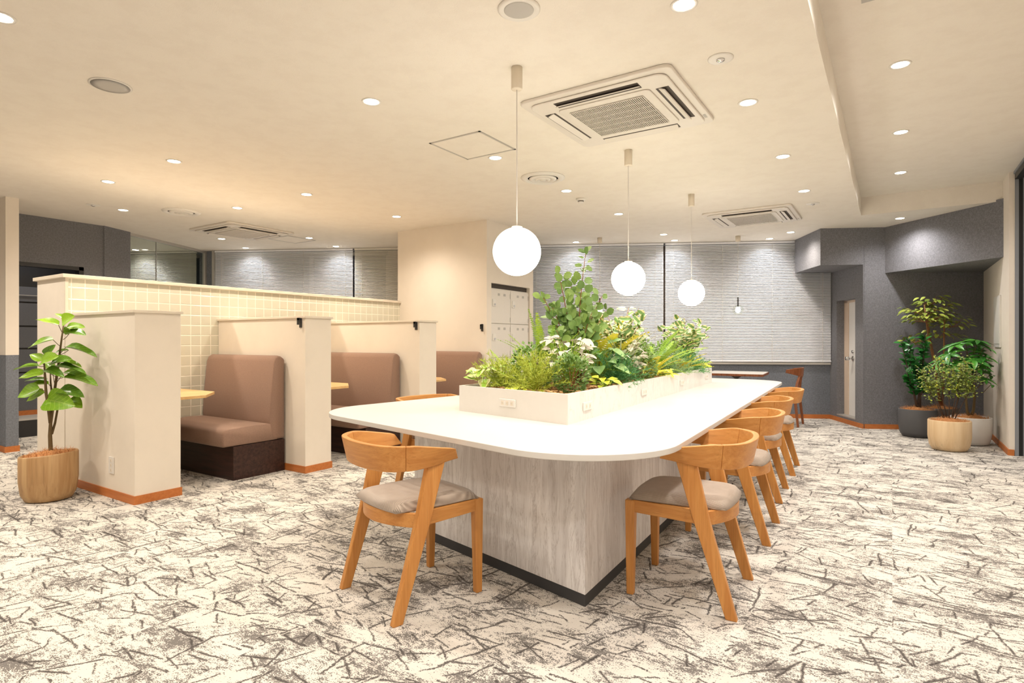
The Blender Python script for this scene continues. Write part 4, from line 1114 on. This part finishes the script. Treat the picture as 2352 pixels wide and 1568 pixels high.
for (px_, pz_, dy, dirx) in ((-0.10, 1.13, -.05, -.2), (0.06, 1.12, .02, .3), (0.14, 1.02, .05, .5), (-0.28, 1.00, -.05, -.7), (-0.22, 0.90, -.1, -.6), (0.03, 0.98, -.12, .1), (0.17, 0.86, -.03, .8), (0.13, 0.78, -.1, .6), (-0.05, 0.86, -.14, -.2), (-0.34, 0.93, 0, -.8), (0.10, 0.93, .1, .4), (-0.13, 1.02, .1, -.3), (0.02, 0.74, -.15, .1), (-0.18, 0.76, -.12, -.5), (-0.02, 1.06, .05, .0), (0.0, 1.15, -.1, .1), (-0.20, 1.10, -.02, -.4), (-0.30, 0.86, -.08, -.6), (0.10, 0.98, -.15, .4), (0.08, 0.68, -.18, .4), (-0.10, 0.94, -.18, -.2), (0.05, 1.08, -.12, .3)):
    q = Vector((px_, dy, pz_)); pet.tube([(px_ * 0.12, 0, 0.58), (px_ * 0.6, dy * 0.6, pz_ - 0.10), q], 0.003, 5)
    ax_ = Vector((dirx, dy * 2, 0.9)).normalized(); s1 = ax_.cross(Vector((0, 1, 0.1))).normalized(); s2 = ax_.cross(s1)
    nl = 7; a0 = rn.random()
    for k in range(nl):
        a = a0 + k * 6.283 / nl; d = s1 * math.cos(a) + s2 * math.sin(a) + ax_ * 0.12
        L = rn.uniform(0.13, 0.19); tipw = 0.735 + math.cos(VR) * (q.x + d.normalized().x * L) - math.sin(VR) * (q.y + d.normalized().y * L)
        if tipw < 0.965: link(lmP, 'leaf', pp, orient(q, d, ax_, L, 0.9))
pet.build('petioles', 'trunk', pp)
fp = thing('potted_ficus', 'fine-leaved little tree with lime tips in a pale wooden pot', 'potted plant', (0.505, 7.695, 0), VR)
pot(fp, 0.190, 0.318, 'pot_wood2', seed=8)
fo = MB(); be = MB()
for (tx, z1) in ((-0.22, 0.86), (-0.06, 0.98), (0.08, 0.97), (0.20, 0.84), (-0.15, 0.72), (0.03, 0.80), (0.14, 0.92), (-0.03, 0.9)):
    ty = rn.uniform(-.12, .12)
    pts = [Vector((tx * 0.15, ty * .2, 0.31)), Vector((tx * 0.5, ty * .5, 0.5)), Vector((tx * 0.85, ty * .8, z1 * 0.8)), Vector((tx, ty, z1))]
    stem_tube(fp, pts, 0.006, 0.002, 'trunk_d')
    for k in range(230):
        s_ = 0.30 + 0.65 * rn.random(); q = pts[1].lerp(pts[3], s_) + sph(rn.random() * 6.28, rn.uniform(-1.2, 1.2)) * rn.uniform(0.01, 0.11)
        if q.z < 0.46: continue
        m_ = orient(q, sph(rn.random() * 6.28, rn.uniform(-.6, 1)), (0, -.5, 1), rn.uniform(0.02, 0.032), 1.6)
        scatter(fo, QUAD, None, m_)
        if k % 14 == 0: be.lathe([(0.001, -0.008), (0.007, -0.005), (0.0085, 0), (0.007, 0.005), (0.001, 0.008)], (q.x, q.y), 7, q.z)
tag(fo.build('foliage', 'tiny', fp), None, kind='stuff')
tag(be.build('leaf_tips', 'berry', fp, True), None, kind='stuff')

# --- planter greenery
rp = random.Random(21)
def pplant(name, label, u, v, cat='plant', rot=0.0): return thing(name, label, cat, planter_pt(u, v) - Vector((0, 0, 0.004)), rot)
def eucalyptus():
    t = pplant('eucalyptus', 'tall branching plant with round grey-green leaves rising from the planter', 0.41, 0.26, rot=VR)
    me = leaf_mesh('leaf', 'round', 'euca', 0.12, 0.10)
    me2 = leaf_mesh('leaf', 'ovate', 'euca', 0.2, 0.15)
    stems = [((0.03, 0), (0.08, 0.93)), ((0.0, 0), (-0.02, 0.72)), ((-0.03, 0), (-0.16, 0.56)), ((0.04, 0), (0.24, 0.52)), ((0.02, 0), (-0.11, 0.78)), ((0.05, 0), (0.16, 0.40)), ((-0.02, 0), (-0.13, 0.38)), ((0.0, 0), (0.07, 0.62)), ((-0.03, 0), (-0.22, 0.62)), ((0.03, 0), (0.20, 0.62)), ((0.0, 0), (-0.07, 0.5)), ((0.04, 0), (0.12, 0.5))]
    for (b, e_) in stems:
        dy = rp.uniform(-.1, .1)
        B_ = Vector((b[0], 0, 0)); T_ = Vector((e_[0], dy, e_[1])); m_ = Vector((e_[0] * 0.25, dy * 0.4, e_[1] * 0.55))
        pts = [B_.lerp(m_, s_).lerp(m_.lerp(T_, s_), s_) for s_ in [k / 8 for k in range(9)]]
        stem_tube(t, pts, 0.006, 0.002, 'twig')
        nn = int(20 + e_[1] * 18)
        for k in range(nn):
            s_ = 0.22 + 0.78 * (k + 0.5) / nn; q = B_.lerp(m_, s_).lerp(m_.lerp(T_, s_), s_)
            a = k * 2.6 + rp.random(); d = sph(a, rp.uniform(-0.1, 0.9)); L = rp.uniform(0.055, 0.085) * (1.2 - 0.45 * s_)
            off = d * rp.uniform(0.01, 0.085) * (1.3 - s_ * 0.9)
            nv = Vector((rp.uniform(-.8, .8), -1, rp.uniform(0.0, 1)))
            link(me if rp.random() < 0.75 else me2, 'leaf', t, orient(q + off, d + Vector((0, 0, .25)), nv, L, 1.0))
eucalyptus()
def frond_mesh(name, mat, n=26, w_=0.13, droop=0.35, key=0):
    mb = MB(); rk = random.Random(key)
    P = lambda s_: Vector((0, s_ * (1 - 0.1 * droop * s_), -droop * s_ * s_))
    mb.tube([P(k / 6) for k in range(7)], [0.006, 0.0055, 0.005, 0.004, 0.003, 0.002, 0.001], 4)
    for k in range(n):
        s_ = 0.08 + 0.92 * k / n; p = P(s_); L = w_ * math.sin(math.pi * (0.12 + 0.86 * s_)) ** 0.7
        for sd in (-1, 1):
            tip = p + Vector((sd * L, L * 0.35, rk.uniform(-0.012, 0.004) - L * 0.12)); hw = 0.34 / n
            mid = p.lerp(tip, 0.45)
            mb.add([p + Vector((0, -hw * .6, 0)), mid + Vector((0, -hw, 0.005)), tip, mid + Vector((0, hw, 0.005)), p + Vector((0, hw * .6, 0))], [(0, 1, 2, 3, 4)])
    me = mb.mesh(name, False); me.materials.append(M[mat]); return me
FR_G = [frond_mesh('frond', 'fern', 30, 0.085, dr, i) for i, dr in enumerate((0.12, 0.3, 0.55))]
FR_Y = [frond_mesh('frond', 'fern_y', 20, 0.15, dr, i + 7) for i, dr in enumerate((0.25, 0.5))]
def fern(label, u, v, n, L, meshes, lo=0.35, hi=1.35, name='fern'):
    t = pplant(name, label, u, v)
    for k in range(n):
        a = k * 2.399 + rp.random() * 0.5; el = rp.uniform(lo, hi)
        d = sph(a, el); link(rp.choice(meshes), 'frond', t, orient(Vector((0, 0, 0.01)) + d * 0.01, d, sph(a + math.pi, 0.6) if el > 0.7 else (0, 0, 1), L * rp.uniform(0.75, 1.15), 1.0))
fern('sword fern with long bright fronds in front of the tall round-leaved plant', 0.24, 0.20, 22, 0.50, FR_G, 0.55, 1.45)
fern('sword fern with upright fronds between the two cream-edged shrubs', 0.62, 0.62, 20, 0.48, FR_G, 0.55, 1.4)
fern('dark sword fern low on the booth edge of the planter', 0.14, 0.13, 13, 0.32, FR_G, 0.3, 1.1)
fern('yellow-green broad fern beside the round box shrub on the chair side', 0.80, 0.50, 16, 0.27, FR_Y, 0.3, 1.1, 'yellow_fern')
fern('yellow-green broad fern at the far end of the planter', 0.72, 0.80, 14, 0.27, FR_Y, 0.3, 1.1, 'yellow_fern')
fern('pale airy fern behind the tall round-leaved plant', 0.42, 0.36, 16, 0.50, FR_Y, 0.8, 1.4, 'pale_fern')
def feathery(label, u, v, r, h, mat, n=80, name='feathery_plant', fine=0.036):
    t = pplant(name, label, u, v); r *= 1.2; h *= 1.25
    st = MB(); fo = MB()
    for k in range(n):
        a = k * 2.399; el = rp.uniform(0.25, 1.4); d = sph(a, el); L = (r * math.cos(el) + h * math.sin(el)) * rp.uniform(0.75, 1.1)
        pts = [d * L * s_ + Vector((0, 0, -0.25 * L * (s_ ** 2) * math.cos(el))) for s_ in (0, .25, .5, .75, 1)]
        st.tube(pts, [0.0018, 0.0015, 0.0012, 0.001, 0.0006], 3)
        for i in range(40):
            s_ = 0.25 + 0.75 * rp.random(); j = min(3, int(s_ * 4)); q = pts[j].lerp(pts[j + 1], s_ * 4 - j)
            dd = d * 0.9 + sph(rp.random() * 6.28, rp.uniform(-1, 1))
            scatter(fo, NEED, None, orient(q, dd, (rp.uniform(-1, 1), -1, rp.uniform(0, 1)), rp.uniform(0.018, 0.040), fine * 55))
    st.build('stems', mat, t); tag(fo.build('foliage', mat, t), None, kind='stuff')
feathery('feathery yellow-green plant beside the marbled trailing leaves', 0.20, 0.065, 0.16, 0.17, 'asp')
feathery('arching yellow-green feathery plant behind the bark chips at the planter front', 0.55, 0.06, 0.17, 0.18, 'asp')
feathery('soft mid-green feathery plant on the chair side near the front corner', 0.80, 0.30, 0.17, 0.17, 'juni')
feathery('grey-green feathery plant behind the round box shrub', 0.55, 0.46, 0.16, 0.17, 'juni2')
feathery('grey-green feathery plant on the chair side past the middle', 0.78, 0.68, 0.17, 0.16, 'juni2')
feathery('green feathery plant near the far end of the planter', 0.80, 0.84, 0.15, 0.16, 'juni')
feathery('grey-green feathery plant at the far corner of the planter', 0.55, 0.94, 0.15, 0.16, 'juni2')
feathery('mid-green feathery filler on the booth edge near the middle', 0.15, 0.45, 0.17, 0.2, 'juni')
feathery('mid-green feathery filler on the booth edge towards the far end', 0.2, 0.75, 0.17, 0.2, 'juni2')
def boxwood(label, u, v, r, h, n=900, mat='box'):
    h *= 1.15
    t = pplant('box_shrub', label, u, v)
    fo = MB(); st = MB()
    for k in range(7):
        d = sph(k * 2.4, rp.uniform(0.9, 1.5)); st.tube([(0, 0, 0), d * h * 0.7], 0.0022, 4)
    for k in range(n):
        d = sph(rp.random() * 6.28, math.asin(rp.uniform(-0.95, 1))); q = Vector((d.x * r, d.y * r, h * 0.5 + d.z * h * 0.5)) * rp.uniform(0.6, 1.0) ** 0.5
        q.z = max(q.z, 0.012)
        scatter(fo, QUAD, None, orient(q, d + sph(rp.random() * 6.28, 0.3) * 0.7, (rp.uniform(-.6, .6), -.4, 1), rp.uniform(0.018, 0.030), 1.4))
    st.build('stems', 'twig', t); tag(fo.build('foliage', mat, t), None, kind='stuff')
boxwood('round box shrub at the front chair-side corner of the planter', 0.80, 0.10, 0.105, 0.20)
boxwood('round box shrub on the chair side before the yellow fern', 0.82, 0.45, 0.115, 0.20)
boxwood('loose dark box shrub behind the yellow-green feathery plants', 0.34, 0.12, 0.15, 0.26, 800)
boxwood('loose box shrub filling the middle of the planter', 0.5, 0.55, 0.19, 0.30, 900)
boxwood('loose box shrub filling the far half of the planter', 0.45, 0.80, 0.19, 0.28, 900)
def rosette(name, label, u, v, me, n, L, r, h, width=1.0, lo=-0.1, hi=0.9):
    t = pplant(name, label, u, v)
    st = MB()
    for k in range(n):
        a = k * 2.399 + rp.random(); el = rp.uniform(lo, hi)
        q = Vector((math.cos(a) * r * rp.uniform(.3, 1), math.sin(a) * r * rp.uniform(.3, 1), h * rp.uniform(0.35, 1)))
        st.tube([(0, 0, 0), q * 0.6 + Vector((0, 0, 0.02)), q], 0.0016, 4)
        link(me, 'leaf', t, orient(q, sph(a, el - 0.4), Vector((math.cos(a) * .4, math.sin(a) * .4 - .3, 1)), L * rp.uniform(.75, 1.2), width))
    st.build('stems', 'fern', t)
lmS = leaf_mesh('leaf', 'heart', 'silver', 0.3, 0.25, 0.03)
rosette('silver_leaf_plant', 'silvery felt-leaved plant behind the front round box shrub', 0.62, 0.155, lmS, 110, 0.055, 0.16, 0.32)
rosette('silver_leaf_plant', 'silvery felt-leaved plant beside the striped grassy blades', 0.72, 0.385, lmS, 90, 0.055, 0.15, 0.33)
lmC = leaf_mesh('leaf', 'heart', 'poth', 0.25, 0.25)
lmM = leaf_mesh('leaf', 'heart', 'poth_g', 0.25, 0.25)
rosette('trailing_pothos', 'marbled trailing plant at the booth-side front corner of the planter', 0.09, 0.035, lmM, 16, 0.085, 0.085, 0.14)
rosette('trailing_pothos', 'small chartreuse trailing plant on the bark chips at the planter front', 0.47, 0.025, lmC, 10, 0.042, 0.05, 0.045)
rosette('trailing_pothos', 'chartreuse trailing plant hanging by the front chair-side edge', 0.90, 0.20, lmC, 16, 0.055, 0.075, 0.075)
rosette('trailing_pothos', 'chartreuse trailing plant on the chair side by the yellow fern', 0.90, 0.555, lmC, 22, 0.05, 0.10, 0.085)
rosette('trailing_pothos', 'chartreuse trailing plant at the far chair-side corner', 0.90, 0.965, lmC, 12, 0.055, 0.07, 0.09)
lmY = leaf_mesh('leaf', 'heart', 'syng', 0.2, 0.2)
rosette('arrowhead_plant', 'plant with broad veined green leaves beneath the tall round-leaved plant', 0.66, 0.27, lmY, 26, 0.105, 0.15, 0.30, 0.85)
rosette('arrowhead_plant', 'broad-leaved plant half hidden on the booth side of the tall plant', 0.30, 0.30, lmY, 22, 0.10, 0.14, 0.28, 0.85)
lmV = leaf_mesh('leaf', 'ovate', 'vari', 0.22, 0.15)
def vari(label, u, v, n_st, h, sp):
    t = pplant('variegated_shrub', label, u, v)
    for k in range(n_st):
        a = k * 2.399; e_ = Vector((math.cos(a) * sp * rp.uniform(.3, 1), math.sin(a) * sp * rp.uniform(.3, 1), h * rp.uniform(.65, 1.05))); m_ = Vector((e_.x * .25, e_.y * .25, e_.z * .6))
        f = lambda s_: Vector((0, 0, 0)).lerp(m_, s_).lerp(m_.lerp(e_, s_), s_)
        stem_tube(t, [f(q / 5) for q in range(6)], 0.0035, 0.0015, 'twig')
        for i in range(13):
            s_ = 0.3 + 0.7 * (i + 0.5) / 13; d = sph(i * 2.4 + rp.random(), rp.uniform(-0.2, 0.9))
            link(lmV, 'leaf', t, orient(f(s_) + d * 0.015, d, (rp.uniform(-.6, .6), -.7, rp.uniform(.2, 1)), rp.uniform(0.055, 0.085), 1.0))
vari('leafy shrub with cream-edged leaves behind the striped grassy blades', 0.58, 0.42, 20, 0.54, 0.28)
vari('leafy shrub with cream-edged leaves at the far end of the planter', 0.66, 0.88, 20, 0.52, 0.28)
lmB = leaf_mesh('blade', 'blade', 'spider', 0.3, 0.55)
gr = pplant('striped_grass', 'arching tuft of cream-striped grassy blades on the chair side', 0.76, 0.345)
for k in range(34):
    a = k * 2.399; link(lmB, 'blade', gr, orient((0, 0, 0.12), sph(a, rp.uniform(0.5, 1.2)), sph(a + math.pi, .5), rp.uniform(0.28, 0.42), 0.6))
